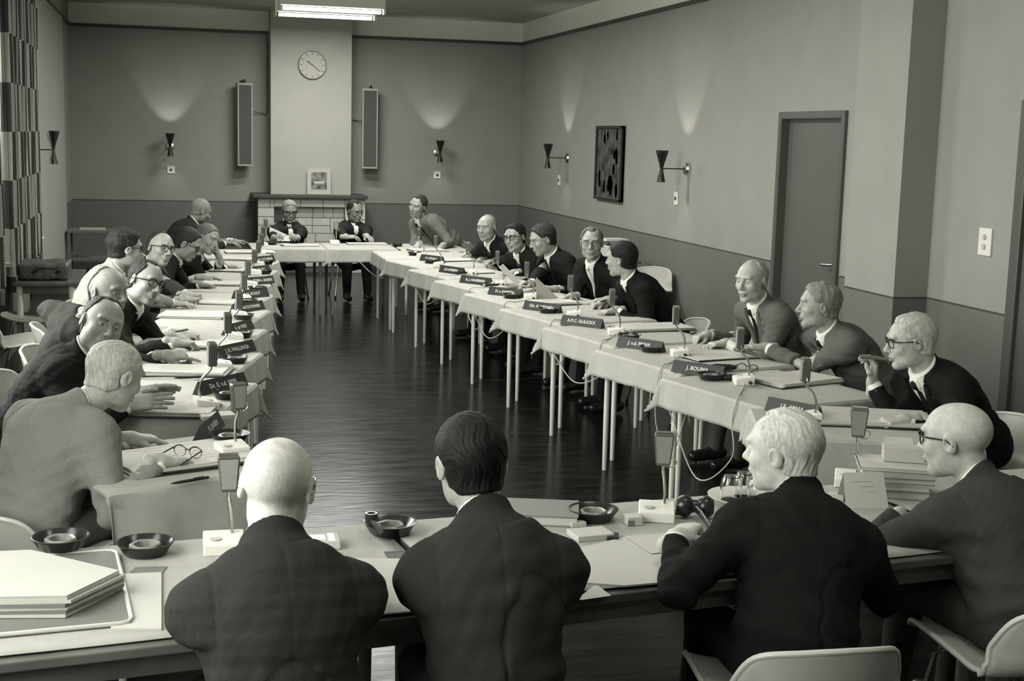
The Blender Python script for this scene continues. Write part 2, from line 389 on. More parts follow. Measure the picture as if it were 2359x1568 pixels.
sconce(1014, 352, 'b', 'double cone wall lamp on the back wall right of the chimney')
sconce(1262, 363, 'r', 'double cone wall lamp on the right wall, nearer the corner')
sconce(1524, 388, 'r', 'largest double cone wall lamp, between dark painting and door')
sconce(122, 345, 'l', 'unlit double cone wall lamp beside the curtain', (0, 0))

# sockets and switches
def plate(px, py, wall, label, w=.08, h=.08, two=False, cat='socket'):
    if wall == 'b': p = at(px, py, y=YB); rz = 0
    else: p = at(px, py, x=XR); rz = -PI/2
    o = empty('wall_socket' if not two else 'light_switch', p, rz, label, cat)
    MB().box(0, -.006, 0, w, .014, h).build('cover', M['white_plastic'], o, bevel=.004)
    for dz in ((-.03, .03) if two else (0,)): MB().lathe([(.0, .010), (.016, .010), (.018, .0)], 18, c=(0, -.012, dz), R=RX).build('knob' if two else 'pin_hole', M['paper2'] if two else M['ink'], o, True)
plate(394, 391, 'b', 'white socket below the wall lamp left of the loudspeakers', .10, .10)
plate(1007, 403, 'b', 'white socket below the wall lamp right of the chimney', .10, .10)
plate(1289, 415, 'r', 'small white socket below the corner wall lamp of the right wall', .10, .13)
plate(1559, 457, 'r', 'small white socket right of the dark painting', .10, .13)
plate(1984, 517, 'r', 'white double light switch right of the door', .115, .17, True, 'switch')
plate(2272, 557, 'r', 'white double light switch on the wall near the right edge', .135, .17, True, 'switch')

# painting
a, b = at(1378, 294, x=XR-.02), at(1432, 462, x=XR-.02)
pt = empty('painting', (XR, (a.y+b.y)/2, (a.z+b.z)/2), -PI/2, 'tall dark still life painting in black frame on the right wall', 'painting')
w, h = abs(a.y-b.y), a.z-b.z+.04
f_ = MB(); f_.b2(-w/2, w/2, -.05, 0, -h/2, -h/2+.035); f_.b2(-w/2, w/2, -.05, 0, h/2-.035, h/2); f_.b2(-w/2, -w/2+.035, -.05, 0, -h/2, h/2); f_.b2(w/2-.035, w/2, -.05, 0, -h/2, h/2)
f_.build('frame', M['black'], pt, bevel=.004)
MB().b2(-w/2, w/2, -.03, -.002, -h/2, h/2).build('canvas', mat('dark_painting', .035, .6, .5, 9, g2=.10), pt)
PS = mat('painting_shapes', .13, .6, .5, 20)
for k in range(26):
    x_, z_ = random.uniform(-.36, .36)*w, random.uniform(-.42, .42)*h; r_ = random.uniform(.012, .04)
    MB().lathe([(0, .0), (r_, 0)], 14, c=(x_, -.031-.0004*k, z_), R=Matrix.Diagonal((.8, 1, random.uniform(1, 2.2))) @ RX).build('pale_shape', PS, pt)
MB().lathe([(0, 0), (.075, 0)], 24, c=(.10, -.044, -h*.27), R=Matrix.Diagonal((1, 1, 1.25)) @ RX).build('pale_disc', mat('painting_disc', .33, .6, .2, 20), pt)
MB().b2(-w/2+.03, w/2-.03, -.052, -.046, -h/2+.028, -h/2+.036).build('gilt_slip', M['steel'], pt)

# ceiling lights
for i, (x, y, p) in enumerate(TUBES):
    lab = ['pair of glowing tubes near the back wall, farther of two', 'pair of glowing tubes near the back wall, nearer of two', 'tube lamp third from the back wall', 'tube lamp above the middle of the tables', 'tube lamp above the near half of the tables', 'tube lamp above the front table', 'tube lamp behind the photographer'][i]
    o = empty('ceiling_light', (x, y, ZT), .0, 'long ceiling light, '+lab, 'ceiling light', 'tube lights on the ceiling')
    zz = -.17
    MB().b2(-.62, .62, -.07, .07, zz-.0, -.001).build('housing', M['white_plastic'], o, bevel=.008)
    for dy in (-.035, .035): MB().tube([(-.57, dy, zz-.035), (.57, dy, zz-.035)], .019, 10).build('tube', M['lit'], o, True)
    for sx in (-.6, .6): MB().b2(sx, sx*1.04, -.07, .07, zz-.06, zz).build('end_cap', M['white_plastic'], o)
    l = area('tube_light', (0, 0, zz-.07), (0, 0, 0), 1.2, .14, p); l.parent = o

# ---------------------------------------------------------------- people: smooth blended volumes turned into one skin
f32 = np.float32
def V3(*a): return np.array(a, dtype=float)
def nrm(v): v = np.asarray(v, float); return v/max(1e-9, np.linalg.norm(v))
def smin(a, b, k): h = np.maximum(k-np.abs(a-b), 0)/k; return np.minimum(a, b)-h*h*k*.25
def smax(a, b, k): return -smin(-a, -b, k)
def rcone(P, a, b, ra, rb):
    a = np.asarray(a, f32); b = np.asarray(b, f32); ba = b-a; L = float(ba @ ba)+1e-12
    t = np.clip((P-a) @ ba/L, 0, 1); q = P-a-t[:, None]*ba
    return np.sqrt((q*q).sum(1))-(ra+(rb-ra)*t)
def ell(P, c, r, R=None):
    q = P-np.asarray(c, f32)
    if R is not None: q = q @ np.asarray(R, f32)      # columns of R are the local axes
    r = np.asarray(r, f32); k0 = np.sqrt(((q/r)**2).sum(1)); k1 = np.sqrt(((q/(r*r))**2).sum(1))
    return k0*(k0-1)/(k1+1e-9)
def sn(P, fr, seed=0):   # cheap smooth noise in -1..1
    r = np.random.RandomState(seed); o = 0
    for i in range(5):
        w = r.normal(size=3)*fr*(1+.5*i); o = o+np.sin(P @ w.astype(f32)+r.uniform(0, 6.3))/(1+.5*i)
    return o/3.0
def surface(fn, lo, hi, h, C=4):
    """surface nets over fn, evaluated only near the surface"""
    lo = np.asarray(lo, float); n = np.ceil((np.asarray(hi)-lo)/h/C).astype(int)+1
    cg = np.stack(np.meshgrid(*[lo[i]+(np.arange(n[i])+.5)*h*C-h*.5 for i in range(3)], indexing='ij'), -1).reshape(-1, 3).astype(f32)
    fc = fn(cg).reshape(n); act = np.abs(fc) < h*C*1.25
    N = n*C; Fv = np.repeat(np.repeat(np.repeat(fc, C, 0), C, 1), C, 2).astype(f32)
    bi = np.argwhere(act)*C
    off = np.stack(np.meshgrid(*[np.arange(C)]*3, indexing='ij'), -1).reshape(-1, 3)
    idx = (bi[:, None, :]+off[None]).reshape(-1, 3)
    Fv[idx[:, 0], idx[:, 1], idx[:, 2]] = fn((lo+idx*h).astype(f32))
    Sg = Fv < 0
    cs = Sg[:-1, :-1, :-1].astype(np.int8)
    for dx, dy, dz in ((1,0,0),(0,1,0),(0,0,1),(1,1,0),(1,0,1),(0,1,1),(1,1,1)):
        cs = cs+Sg[dx:N[0]-1+dx, dy:N[1]-1+dy, dz:N[2]-1+dz]
    cell = np.argwhere((cs > 0) & (cs < 8))
    if not len(cell): return np.zeros((0, 3)), np.zeros((0, 4), int)
    cn = np.array([(i, j, k) for i in (0,1) for j in (0,1) for k in (0,1)])
    val = np.stack([Fv[cell[:, 0]+c[0], cell[:, 1]+c[1], cell[:, 2]+c[2]] for c in cn], 1)
    acc = np.zeros((len(cell), 3)); cnt = np.zeros(len(cell))
    for a in range(8):
        for b in range(a+1, 8):
            if np.abs(cn[a]-cn[b]).sum() != 1: continue
            va, vb = val[:, a], val[:, b]; mk = (va < 0) != (vb < 0)
            t = np.where(mk, va/(va-vb+1e-20), 0)
            acc += np.where(mk[:, None], cn[a]+t[:, None]*(cn[b]-cn[a]), 0); cnt += mk
    V = lo+(cell+acc/cnt[:, None])*h
    idm = -np.ones(N, int); idm[cell[:, 0], cell[:, 1], cell[:, 2]] = np.arange(len(cell))
    Q = []
    for ax in range(3):
        u, v = (ax+1) % 3, (ax+2) % 3
        sl0 = [slice(1, -1)]*3; sl0[ax] = slice(0, -1); sl1 = list(sl0); sl1[ax] = slice(1, None)
        s0, s1 = Sg[tuple(sl0)], Sg[tuple(sl1)]
        e = np.argwhere(s0 != s1); 
        if not len(e): continue
        st = s0[e[:, 0], e[:, 1], e[:, 2]]
        for k in range(3):
            if k != ax: e[:, k] += 1
        def g(du, dv):
            q = e.copy(); q[:, u] -= du; q[:, v] -= dv; return idm[q[:, 0], q[:, 1], q[:, 2]]
        q = np.stack([g(1, 1), g(0, 1), g(0, 0), g(1, 0)], 1)
        q[~st] = q[~st][:, ::-1]; Q.append(q[(q >= 0).all(1)])
    return V, np.concatenate(Q)
def join(parts):
    V, Q, n = [], [], 0
    for v, q in parts: V.append(v); Q.append(q+n); n += len(v)
    return np.concatenate(V), np.concatenate(Q)
def mesh_np(name, V, Q, mats, parent=None, mi=None, origin=None):
    me = bpy.data.meshes.new(name); V = np.asarray(V, f32)
    if origin is not None: V = V-np.asarray(origin, f32)
    me.vertices.add(len(V)); me.vertices.foreach_set('co', V.ravel())
    me.loops.add(Q.size); me.loops.foreach_set('vertex_index', Q.ravel().astype(np.int32))
    me.polygons.add(len(Q)); me.polygons.foreach_set('loop_start', (np.arange(len(Q))*4).astype(np.int32))
    me.polygons.foreach_set('use_smooth', np.ones(len(Q), bool))
    for m in (mats if isinstance(mats, list) else [mats]): me.materials.append(m)
    if mi is not None: me.polygons.foreach_set('material_index', mi.astype(np.int32))
    me.update(calc_edges=True); me.validate()
    o = bpy.data.objects.new(name, me); COL.objects.link(o)
    if parent: o.parent = parent
    return o
def head_R(yaw, pitch, roll):     # columns: right, forward, up.  yaw 0 looks to +y, positive turns to the left (-x)
    return np.array(Matrix.Rotation(yaw, 3, 'Z') @ Matrix.Rotation(-pitch, 3, 'X') @ Matrix.Rotation(roll, 3, 'Y'))

def head_field(q, s):
    """q: points in head space (x right, y forward, z up), metres for an average head"""
    fat = s.get('fat', 0); ax = np.abs(q[:, 0]); qa = q.copy(); qa[:, 0] = ax
    d = ell(q, (0, -.012, .034), (.076, .095, .081))
    d = smin(d, ell(q, (0, .028, .020), (.064, .066, .078)), .03)
    d = smin(d, ell(q, (0, .036, -.045), (.053+fat*.012, .052, .066)), .035)
    d = smin(d, ell(q, (0, .072, -.094), (.024, .020, .019)), .03)
    d = smin(d, ell(qa, (.048+fat*.008, .010, -.062), (.014+fat*.01, .034, .030)), .035)     # jaw corners
    d = smin(d, ell(qa, (.041, .062, -.018), (.022, .022, .020)), .022)    # cheek bones
    d = smin(d, ell(qa, (.028, .084, .037), (.026, .013, .009)), .016)     # brow ridge
    d = smax(d, -ell(qa, (.031, .101, .012), (.020, .024, .0145)), .014)    # eye sockets
    d = smin(d, ell(qa, (.031, .0770, .012), (.0135, .0120, .0120)), .004) # lids over the eyeballs
    d = smax(d, -ell(qa, (.031, .0905, .0095), (.0110, .0038, .0022)), .002)
    d = smin(d, rcone(q, (0, .088, .024), (0, .112, -.018), .0075, .0105), .012)
    d = smin(d, ell(q, (0, .113, -.023), (.0115, .0115, .0095)), .008)
    d = smin(d, ell(qa, (.0125, .101, -.026), (.0075, .010, .0075)), .006)
    d = smax(d, -ell(qa, (.007, .112, -.0345), (.0035, .005, .003)), .003)
    d = smin(d, ell(q, (0, .088, -.050), (.026, .012, .018)), .014)        # muzzle
    d = smin(d, ell(q, (0, .0985, -.0545), (.022, .0065, .0042)), .005)
    d = smin(d, ell(q, (0, .0975, -.0665), (.019, .0065, .0055)), .005)
    d = smax(d, -ell(q, (0, .1060, -.0602), (.022, .007, .0016+s.get('mouth', 0)*.004)), .0025)
    d = smax(d, -rcone(qa, (.018, .106, -.026), (.030, .098, -.056), .0022, .0018), .006)    # folds beside the mouth
    d = smax(d, -ell(q, (0, .092, -.081), (.018, .008, .004)), .006)
    # ears
    e = ell(qa, (.0795, -.010, .002), (.0085, .019, .031), head_R(.0, .25, .0) @ head_R(-.35, 0, 0))
    e = smax(e, -ell(qa, (.090, -.006, .004), (.008, .011, .020)), .004)
    d = smin(d, e, .006)
    return d

def hair_field(q, s, skull):
    st = s['hair']; x, y, z = q[:, 0], q[:, 1], q[:, 2]; ax = np.abs(x)
    th = s.get('thick', .010)
    sd = s.get('seed', 1); pt = .022 if sd % 2 else -.022
    comb = (x-pt)*.9+.012*np.sin(y*38+sd)+.010*np.sin(z*55+y*20)+.25*z
    strand = (np.sin(comb*520)*.5+np.sin(comb*1150+y*60)*.4+np.sin(comb*230+1)*.6)*.0012*s.get('strand', 1)
    strand = strand-.004*np.exp(-((x-pt)/.0035)**2)*(z > .07)*s.get('part', 1)
    tk = th*np.clip(.35+(z-.0)*9, .35, 1.15)
    d = skull+0-tk*.9-.0012
    d = smin(d, ell(q, (0, -.014, .037), (.076+th*.4, .096+th*.5, .081+th)), .01)
    d = d-strand-sn(q, 45, sd)*.0024*s.get('wave', 1)
    # hair line: keep what lies behind/above this boundary
    line_side = y-(.030-np.clip((.03-z)*.5, 0, .05))             # keep y below this at the sides
    line_front = (.052-z)+np.clip(.062-y, -.04, .06)*-1.0+.0     # forehead
    keep = np.maximum(np.where(z > .045, line_front-.0, line_side), 0)
    front = s.get('front', .072)                                  # y where hair begins on top
    recede = s.get('recede', 0)
    fy = front-recede*.035*np.exp(-((ax-.034)/.016)**2)-np.clip((.095-z), 0, .1)*.55
    cut = y-fy
    cut = np.where(z < .03, np.maximum(cut, (y-(.012-ax*0))-.0), cut)
    cut = np.where(z < -.0, np.maximum(cut, y-(-.018)), cut)
    cut = np.maximum(cut, -.058-z+np.clip(y+.06, 0, .05)*.3)
    earcut = .024-np.sqrt((y+.006)**2+(z-.0)**2)
    cut = np.maximum(cut, np.where(ax > .05, earcut, -1))
    cut = cut+sn(q, 90, sd+1)*.0045+strand*1.5
    if st == 'fringe':      # bald crown
        top = s.get('bald', .045)
        c = z-(top-np.clip(y+.02, -.1, .1)*.25); cut = np.maximum(cut, c)
        cut = np.maximum(cut, y-.022)
    elif st == 'crown':     # bald from the forehead back
        bx, by = .050, s.get('baldy', -.02)
        c = np.minimum(bx-ax, y-by); c = np.where(z > .05, c, -1); cut = np.maximum(cut, c)
    return smax(d, cut, .011)

def hand_field(P, w, f, n, side, pose, sc=1.0):
    """wrist w, pointing f, back of hand n, thumb towards side"""
    f = nrm(f); n = nrm(n-f*np.dot(n, f)); s = nrm(np.cross(f, n))*side
    R = np.stack([s, f, n], 1).astype(f32); q = ((P-np.asarray(w, f32)) @ R)/sc     # x towards the thumb
    cur = {'rest': (.35, .45, .3), 'flat': (.10, .15, .1), 'write': (.75, 1.0, .6), 'fist': (1.25, 1.45, .9), 'hold': (.6, .9, .6), 'cup': (.55, .5, .35), 'point': (.9, 1.2, .8)}[pose]
    d = None
    X = (.029, .010, -.010, -.028); L = ((.040, .024, .020), (.044, .028, .021), (.041, .026, .020), (.032, .020, .018)); Y = (.086, .090, .086, .078); RR = (.0092, .0095, .0090, .0080)
    for i in range(4):
        m = rcone(q, (X[i]*.55, .0, 0), (X[i], Y[i], .003), .0165, .0112)
        d = m if d is None else smin(d, m, .014)
    d = smin(d, ell(q, (0, .045, -.002), (.036, .05, .0145)), .012)
    d = smin(d, ell(q, (.026, .028, -.010), (.015, .030, .014)), .012)
    d = smin(d, rcone(q, (0, -.05, 0), (0, .008, 0), .028, .025), .02)
    for i in range(4):
        p = V3(X[i], Y[i], .002); a = .0
        sp = X[i]*.9 if pose in ('flat', 'rest', 'cup') else X[i]*.2
        c = cur if not (pose == 'point' and i == 0) else (.15, .2, .1)
        fd = None
        for j in range(3):
            a += c[j]*(1+.08*(i-1)); e = p+L[i][j]*V3(sp*math.cos(a)*1.0, math.cos(a), -math.sin(a))
            g = rcone(q, p, e, RR[i]*(1-.07*j), RR[i]*(1-.07*(j+1))); fd = g if fd is None else smin(fd, g, .003); p = e
        d = smin(d, fd, .0045)
    if pose in ('write', 'fist', 'hold', 'point'): T = ((.030, .030, -.012), (.044, .058, -.026), (.030, .080, -.036), (.016, .094, -.038))
    else: T = ((.030, .028, -.010), (.052, .052, -.016), (.060, .076, -.020), (.060, .096, -.024))
    for i in range(3): d = smin(d, rcone(q, T[i], T[i+1], .0128-.0014*i, .0116-.0014*i), .007)
    return d*sc

MATC = {}
def cloth_mat(g):
    g = g*.62 if g < .1 else g
    k = ('c', round(g, 3))
    if k not in MATC: MATC[k] = mat('suit_wool', g, .85, .12, 320, .22, 520, spec=.10, stretch=(1, 1, .35))
    return MATC[k]
def skin_mat(g):
    k = ('s', round(g, 3))
    if k not in MATC: MATC[k] = mat('skin', g, .48, .10, 45, .12, 160, spec=.35)
    return MATC[k]
def hair_mat(g):
    k = ('h', round(g, 3))
    if k not in MATC: MATC[k] = mat('hair', g*(.6 if g < .1 else 1), .6, .40 if g < .15 else .22, 60, .25, 200, spec=.15 if g < .1 else .3, stretch=(4, 1, .6))
    return MATC[k]
M['shirt'] = mat('shirt_cotton', .72, .8, .02, 30)
M['lip'] = mat('lips', .20, .5); M['eyew'] = mat('eye_white', .5, .25); M['iris'] = mat('iris', .02, .15)
M['spec'] = mat('spectacle_frame', .015, .25); M['lens'] = thin_glass('spectacle_lens', .05)
M['shoe'] = mat('shoe_leather', .015, .25)

def two_link(a, b, l1, l2, pole):
    a, b = np.asarray(a, float), np.asarray(b, float); d = b-a; L = min(np.linalg.norm(d), (l1+l2)*.999); u = nrm(d)
    x = (l1*l1-l2*l2+L*L)/(2*L); h = math.sqrt(max(l1*l1-x*x, 1e-6)); p = np.asarray(pole, float); p = nrm(p-u*np.dot(p, u))
    return a+u*x+p*h, a+u*L

def person(label, head, yaw, hyaw=None, hpitch=.2, hroll=0, lean=None, side=0, hands=None, suit=.03, skin=.31, hair='full', hg=.05, tie=.03, shirt=None,
           glasses=None, q=1.0, legs=True, seatz=.44, hs=1.04, w=1.0, N_off=None, hair_kw=None, face=None, back=None, folds=1.0, pole=None, stand=False, hips=None, knees=None, feet=None, vneck=True, drop=0, vsc=1, cat='person'):
    """head: world centre of the head; yaw: way the chest faces (0 = +y, + = towards -x); hands: {'R': (pos, f, n, pose), 'L': ...}; q: fineness"""
    face = face or {}; hk = dict(hair=hair, seed=int(abs(head[0]*97+head[1]*31)) % 97, **(hair_kw or {}))
    hyaw = yaw if hyaw is None else hyaw; H = V3(*head); RH = head_R(hyaw, hpitch, hroll)
    fwd = V3(-math.sin(yaw), math.cos(yaw), 0); rgt = V3(math.cos(yaw), math.sin(yaw), 0)
    hf = RH[:, 1]; hu = RH[:, 2]
    skb = H+(-hf*.030-hu*.085)*hs
    N = skb+(V3(0, 0, -1)*.070-fwd*.030)*hs if N_off is None else H+fwd*N_off[0]+rgt*N_off[1]+V3(0, 0, N_off[2])
    L = .50
    if hips is not None: HP = V3(*hips)
    else:
        hz = seatz+.09; dz = N[2]-hz
        hor = math.sqrt(max(L*L-dz*dz, 0)) if dz < L else 0
        hor = max(hor, .05) if lean is None else lean
        HP = V3(N[0], N[1], 0)-fwd*hor-rgt*side; HP[2] = hz
    ax = nrm(N-HP); X = nrm(rgt-ax*np.dot(rgt, ax)*.6); Yv = nrm(np.cross(ax, X)); X = np.cross(Yv, ax); TR = np.stack([X, Yv, ax], 1)
    LT = np.linalg.norm(N-HP)
    bow = -Yv*.035
    mid = HP+ax*LT*.42+bow*.6; chest = HP+ax*LT*.72+bow
    sh = {}
    for k, sg in (('R', 1), ('L', -1)): sh[k] = N-ax*(.062+drop)+X*sg*.172*w-Yv*.005
    hands = hands or {}
    arm = {}
    for k, sg in (('R', 1), ('L', -1)):
        hd = hands.get(k) or (HP+fwd*.33+X*sg*.13+V3(0, 0, .14), fwd, V3(0, 0, 1), 'rest')
        wr = V3(*hd[0]); pl = (pole or {}).get(k)
        if pl is None: pl = rgt*sg*.75-fwd*.35+V3(0, 0, -.9)
        S0 = sh[k]; dist = np.linalg.norm(wr-S0)
        if dist > .545: S0 = S0+(wr-S0)*(1-.545/dist)*.5; sh[k] = S0
        el, wr2 = two_link(S0, wr, .295, .265, pl)
        arm[k] = (S0, el, wr2, nrm(hd[1]), V3(*hd[2]), hd[3], sg)
    sd = hk['seed']
    rN = .058
    ks = min(1, LT/.47)
    def torso(P, o=0.0):
        d = ell(P, HP+ax*.03-Yv*.01, (.175*w, .125*w, .15*ks), TR)
        d = smin(d, ell(P, mid+Yv*.018, (.168*w, .128*w, .17*ks), TR), .08)
        d = smin(d, ell(P, chest, (.192*w, .120*w, .185*ks), TR), .07)
        d = smin(d, rcone(P, sh['R']-X*.02, sh['L']+X*.02, .070, .070), .05)
        for k in 'RL':
            d = smin(d, rcone(P, N+ax*.0, sh[k]+ax*.020, .052, .050), .04)
        return d
    def sleeves(P, o=0.0):
        d = None
        for k in 'RL':
            S0, el, wr, f, n, ps, sg = arm[k]; fd = nrm(wr-el)
            a = smin(rcone(P, S0, el, .070*w, .050), rcone(P, el, wr-fd*.035, .050, .039), .025)
            a = smax(a, (P-np.asarray(wr-fd*.030, f32)) @ fd.astype(f32), .006)
            d = a if d is None else np.minimum(d, a)
        return d
    def tl(P):
        r = (P-HP.astype(f32)) @ TR.astype(f32); return r[:, 0], r[:, 1], 1-(LT-r[:, 2])/.5
    def vw(t): return np.clip((t-.44)/.56, 0, 1)*.064*vsc-.002
    def neckcone(P, r, l): return rcone(P, N-ax*.03-Yv*.0, N+(skb-N)*l, r+.012, r)
    def jacket(P):
        T = torso(P); Sl = sleeves(P)
        d = smin(T, Sl, .055)
        # jacket folds: across the back, at the elbows, along the flank
        fo = sn(P*np.array([1, 1, 2.2], f32), 16, sd)*.006+sn(P, 38, sd+5)*.0026
        el = np.minimum(*[np.linalg.norm(P-arm[k][1].astype(f32), axis=1) for k in 'RL'])
        g = np.clip(1-el/.17, 0, 1)
        fo = fo+g*np.sin(el*95+sn(P, 22, sd+2)*1.6)*.0065
        ap = np.minimum(*[np.linalg.norm(P-(arm[k][0]-ax*.10-X*(1 if k == 'R' else -1)*.03).astype(f32), axis=1) for k in 'RL'])
        fo = fo+np.clip(1-ap/.20, 0, 1)*np.sin(ap*80+sn(P, 18, sd+3)*1.8)*.0035
        x, y, t = tl(P)
        fo = fo+np.exp(-((t-.22)/.13)**2)*np.sin(t*38+x*9+sn(P, 12, sd+8)*2.0)*.005
        fo = fo-np.exp(-(x/.0035)**2)*(y < 0)*.0014       # back seam
        for sg in (-1, 1): d = d+.0022*np.exp(-((x-sg*.155*w)/.0045)**2)*(t > .62)
        d = d-fo*folds
        na = nrm(skb-N); pr = P-N.astype(f32); ta_ = pr @ na.astype(f32); rad = np.sqrt(np.maximum((pr*pr).sum(1)-ta_*ta_, 0))
        fo = fo-np.exp(-((rad-.098)/.0045)**2)*.0045/max(folds, .1)*((pr @ Yv.astype(f32)) < .03)
        d = d+np.exp(-((rad-.098)/.0045)**2)*.0045*((pr @ Yv.astype(f32)) < .03)
        co = rcone(P, N-ax*.02, N+na*.095, .084, .072); z = (P-(N+na*.046).astype(f32)) @ nrm(na+Yv*.55).astype(f32)
        co = smax(co, z, .004); d = smin(d, co-.001, .012)
        if vneck:
            lw = (np.abs(x)-vw(t)); front = (y > 0) & (t > .42)
            lap = np.where(front & (lw > 0) & (t > .46), (lw < .018+.040*np.clip((t-.5)/.36, 0, 1)) & (t < .93), False)
            d = d-np.where(lap, .0065, 0)
            V = np.where((y > .02) & (t > .42) & (t < 1.04), -lw, -1)
            slab = np.minimum(V, T+.022+.0*t)            # carve only the outer 2 cm
            coV = np.minimum(np.where(y > -.0, (.052*max(vsc, .5)-np.abs(x)), -1), np.where(t > .93, 1, -1))
            d = np.maximum(d, slab); d = np.maximum(d, np.minimum(coV, np.where(y > .02, 1, -1)))
        return d
    def shirtf(P):
        x, y, t = tl(P); T = torso(P)+.010
        a = np.maximum(T, np.maximum(np.abs(x)-vw(t)-.012, np.maximum(-y, np.maximum(.42-t, t-1.05)))) if vneck else 1e3+0*T
        na = nrm(skb-N); z = (P-(N+na*.060).astype(f32)) @ nrm(na+Yv*.45).astype(f32)
        c = rcone(P, N-ax*.02, N+na*.10, .072, .0665); c = smax(c, z, .003)
        for sg in (-1, 1):
            A = N+Yv*.056+X*sg*.014+ax*.030; B = N+Yv*.070+X*sg*.028+ax*.000; q_ = rcone(P, A, B, .009, .005)
            c = smin(c, q_, .006)
        return np.minimum(a, c)
    def cufff(P, k):
        S0, el, wr, f, n, ps, sg = arm[k]; fd = nrm(wr-el)
        s = np.maximum(rcone(P, el, wr, .036, .0335), (P-np.asarray(wr-fd*.012, f32)) @ fd.astype(f32)); return np.maximum(s, -((P-np.asarray(wr-fd*.08, f32)) @ fd.astype(f32)))
    def tie_mesh():
        ys = np.linspace(.02, .22, 60); g = MB(); rows = []
        for t in np.linspace(.46, .96, 9):
            base = N-ax*.5*(1-t); pp = (base[None]+Yv[None]*ys[:, None]).astype(f32); dd = torso(pp); k = int(np.argmax(dd > -.006)); rows.append((base+Yv*ys[k], (.013+.022*(.97-t))*(.8 if vsc < 1 else 1)))
        K = N+Yv*.070+ax*.016; rows.append((K-ax*.012+Yv*.004, .012))
        rows = [(K+ax*.014-Yv*.006, .017), (K+Yv*.008, .018), (K-ax*.014+Yv*.006, .011)]+rows[::-1][1:]
        vs = []
        for p, wd in rows:
            for xx, yy in ((-1, 0), (-.5, .006), (0, .008), (.5, .006), (1, 0), (0, -.01)): vs.append(p+X*xx*wd+Yv*yy)
        fs = [(i*6+j, i*6+(j+1) % 6, i*6+6+(j+1) % 6, i*6+6+j) for i in range(len(rows)-1) for j in range(6)]+[(0,1,2,3,4,5), tuple((len(rows)-1)*6+j for j in range(6))]
        g.add([v-root_loc for v in vs], fs); return g.build('tie', cloth_mat(tie) if tie < .3 else M['paper2'], root, True)
    def lapels():
        ys = np.linspace(-.02, .26, 90)
        ts = [.46, .55, .65, .75, .83, .86, .875, .93, .99, 1.04]; ow = [.006, .020, .034, .046, .055, .058, .036, .034, .026, .016]
        for sg in (-1, 1):
            vs = []
            for t, o_ in zip(ts, ow):
                x0 = float(vw(np.array([t]))[0])-.003
                for xx in (x0, x0+o_*.5, x0+o_):
                    base = N-ax*.5*(1-t)+X*sg*xx; pp = (base[None]+Yv[None]*ys[:, None]).astype(f32); k = int(np.argmax(torso(pp) > .0075))
                    p = base+Yv*(ys[k]+(.003 if xx > x0 and xx < x0+o_ else 0)); vs += [p-root_loc, p-Yv*.014-root_loc]
            fs = []
            for i in range(len(ts)-1):
                for j in range(2):
                    a = i*6+j*2; b = a+6; fs += [(a, a+2, b+2, b), (a+1, b+1, b+3, a+3)]
                a = i*6; b = a+6; fs += [(a, b, b+1, a+1), (a+4, a+5, b+5, b+4)]
            MB().add(vs, fs).build('lapel', cloth_mat(suit), root, True)
    def skinf(P):
        qh = ((P-H.astype(f32)) @ RH.astype(f32))/hs
        d = head_field(qh, face)*hs
        nk = rcone(P, skb+hu*.02-hf*.005, N-ax*.02, .0545, .056)
        d = smin(d, nk, .022)
        return d
    root_loc = V3(HP[0], HP[1], 0)
    parts = [surface(skinf, np.minimum(H-.165*hs, N-.09), np.maximum(H+.165*hs, N+.09), .0042/q)]
    # trunk and arms under the clothes, hands
    trunk = lambda P: np.minimum(smin(torso(P)+.026, smin(rcone(P, N, skb, .05, .05), 1e3+0*P[:, 0], .01), .03), np.minimum(*[smin(rcone(P, arm[k][0], arm[k][1], .044, .038), rcone(P, arm[k][1], arm[k][2], .036, .026), .02) for k in 'RL']))
    allp = np.array([HP, N, sh['R'], sh['L'], arm['R'][1], arm['L'][1], arm['R'][2], arm['L'][2], mid]); lo, hi = allp.min(0)-.22, allp.max(0)+.22
    parts.append(surface(trunk, lo, hi, .020))
    for k in 'RL':
        S0, el, wr, f, n, ps, sg = arm[k]
        if ps == 'none': continue
        d_ = f
        hfn = lambda P: smin(hand_field(P, wr, f, n, -sg, ps), rcone(P, wr-nrm(wr-el)*.06, wr, .030, .026), .01)
        parts.append(surface(hfn, wr-.17, wr+.17, .0032/q if q > .8 else .0045))
    Vv, Qq = join(parts)
    cen = Vv[Qq].mean(1); qh = ((cen-H) @ RH)/hs; mi = np.zeros(len(Qq), int); axx = np.abs(qh[:, 0])
    mi[(axx < .021) & (qh[:, 1] > .084) & (np.abs(qh[:, 2]+.0600) < .0085)] = 1
    eye = (((axx-.031)/.0125)**2+((qh[:, 2]-.0092)/.0026)**2 < 1) & (qh[:, 1] > .07)
    mi[eye] = 2; gaze = face.get('gaze', 0)
    mi[(((qh[:, 0]*np.sign(qh[:, 0])-.031-gaze*np.sign(qh[:, 0]))/.0060)**2+((qh[:, 2]-.0098)/.0062)**2 < 1) & eye] = 3
    root = mesh_np('person', Vv, Qq, [skin_mat(skin), M['lip'], M['eyew'], M['iris']], None, mi, root_loc)
    root.location = root_loc; tag(root, label, cat)
    def part(nm, fn, a, b, h, m):
        v, f_ = surface(fn, a, b, h)
        if len(v): return mesh_np(nm, v, f_, m, root, None, root_loc)
    hj = .0085/q if q > .8 else .0115
    part('jacket', jacket, lo, hi, hj, cloth_mat(suit))
    if vneck or True: part('shirt', shirtf, lo, hi, .0055 if q > .8 else .0075, shirt or M['shirt'])
    for k in 'RL':
        if arm[k][5] != 'none': part('cuff', lambda P: cufff(P, k), arm[k][2]-.11, arm[k][2]+.06, .005, M['shirt'])
    if tie is not None and vneck: tie_mesh()
    if vneck: lapels()
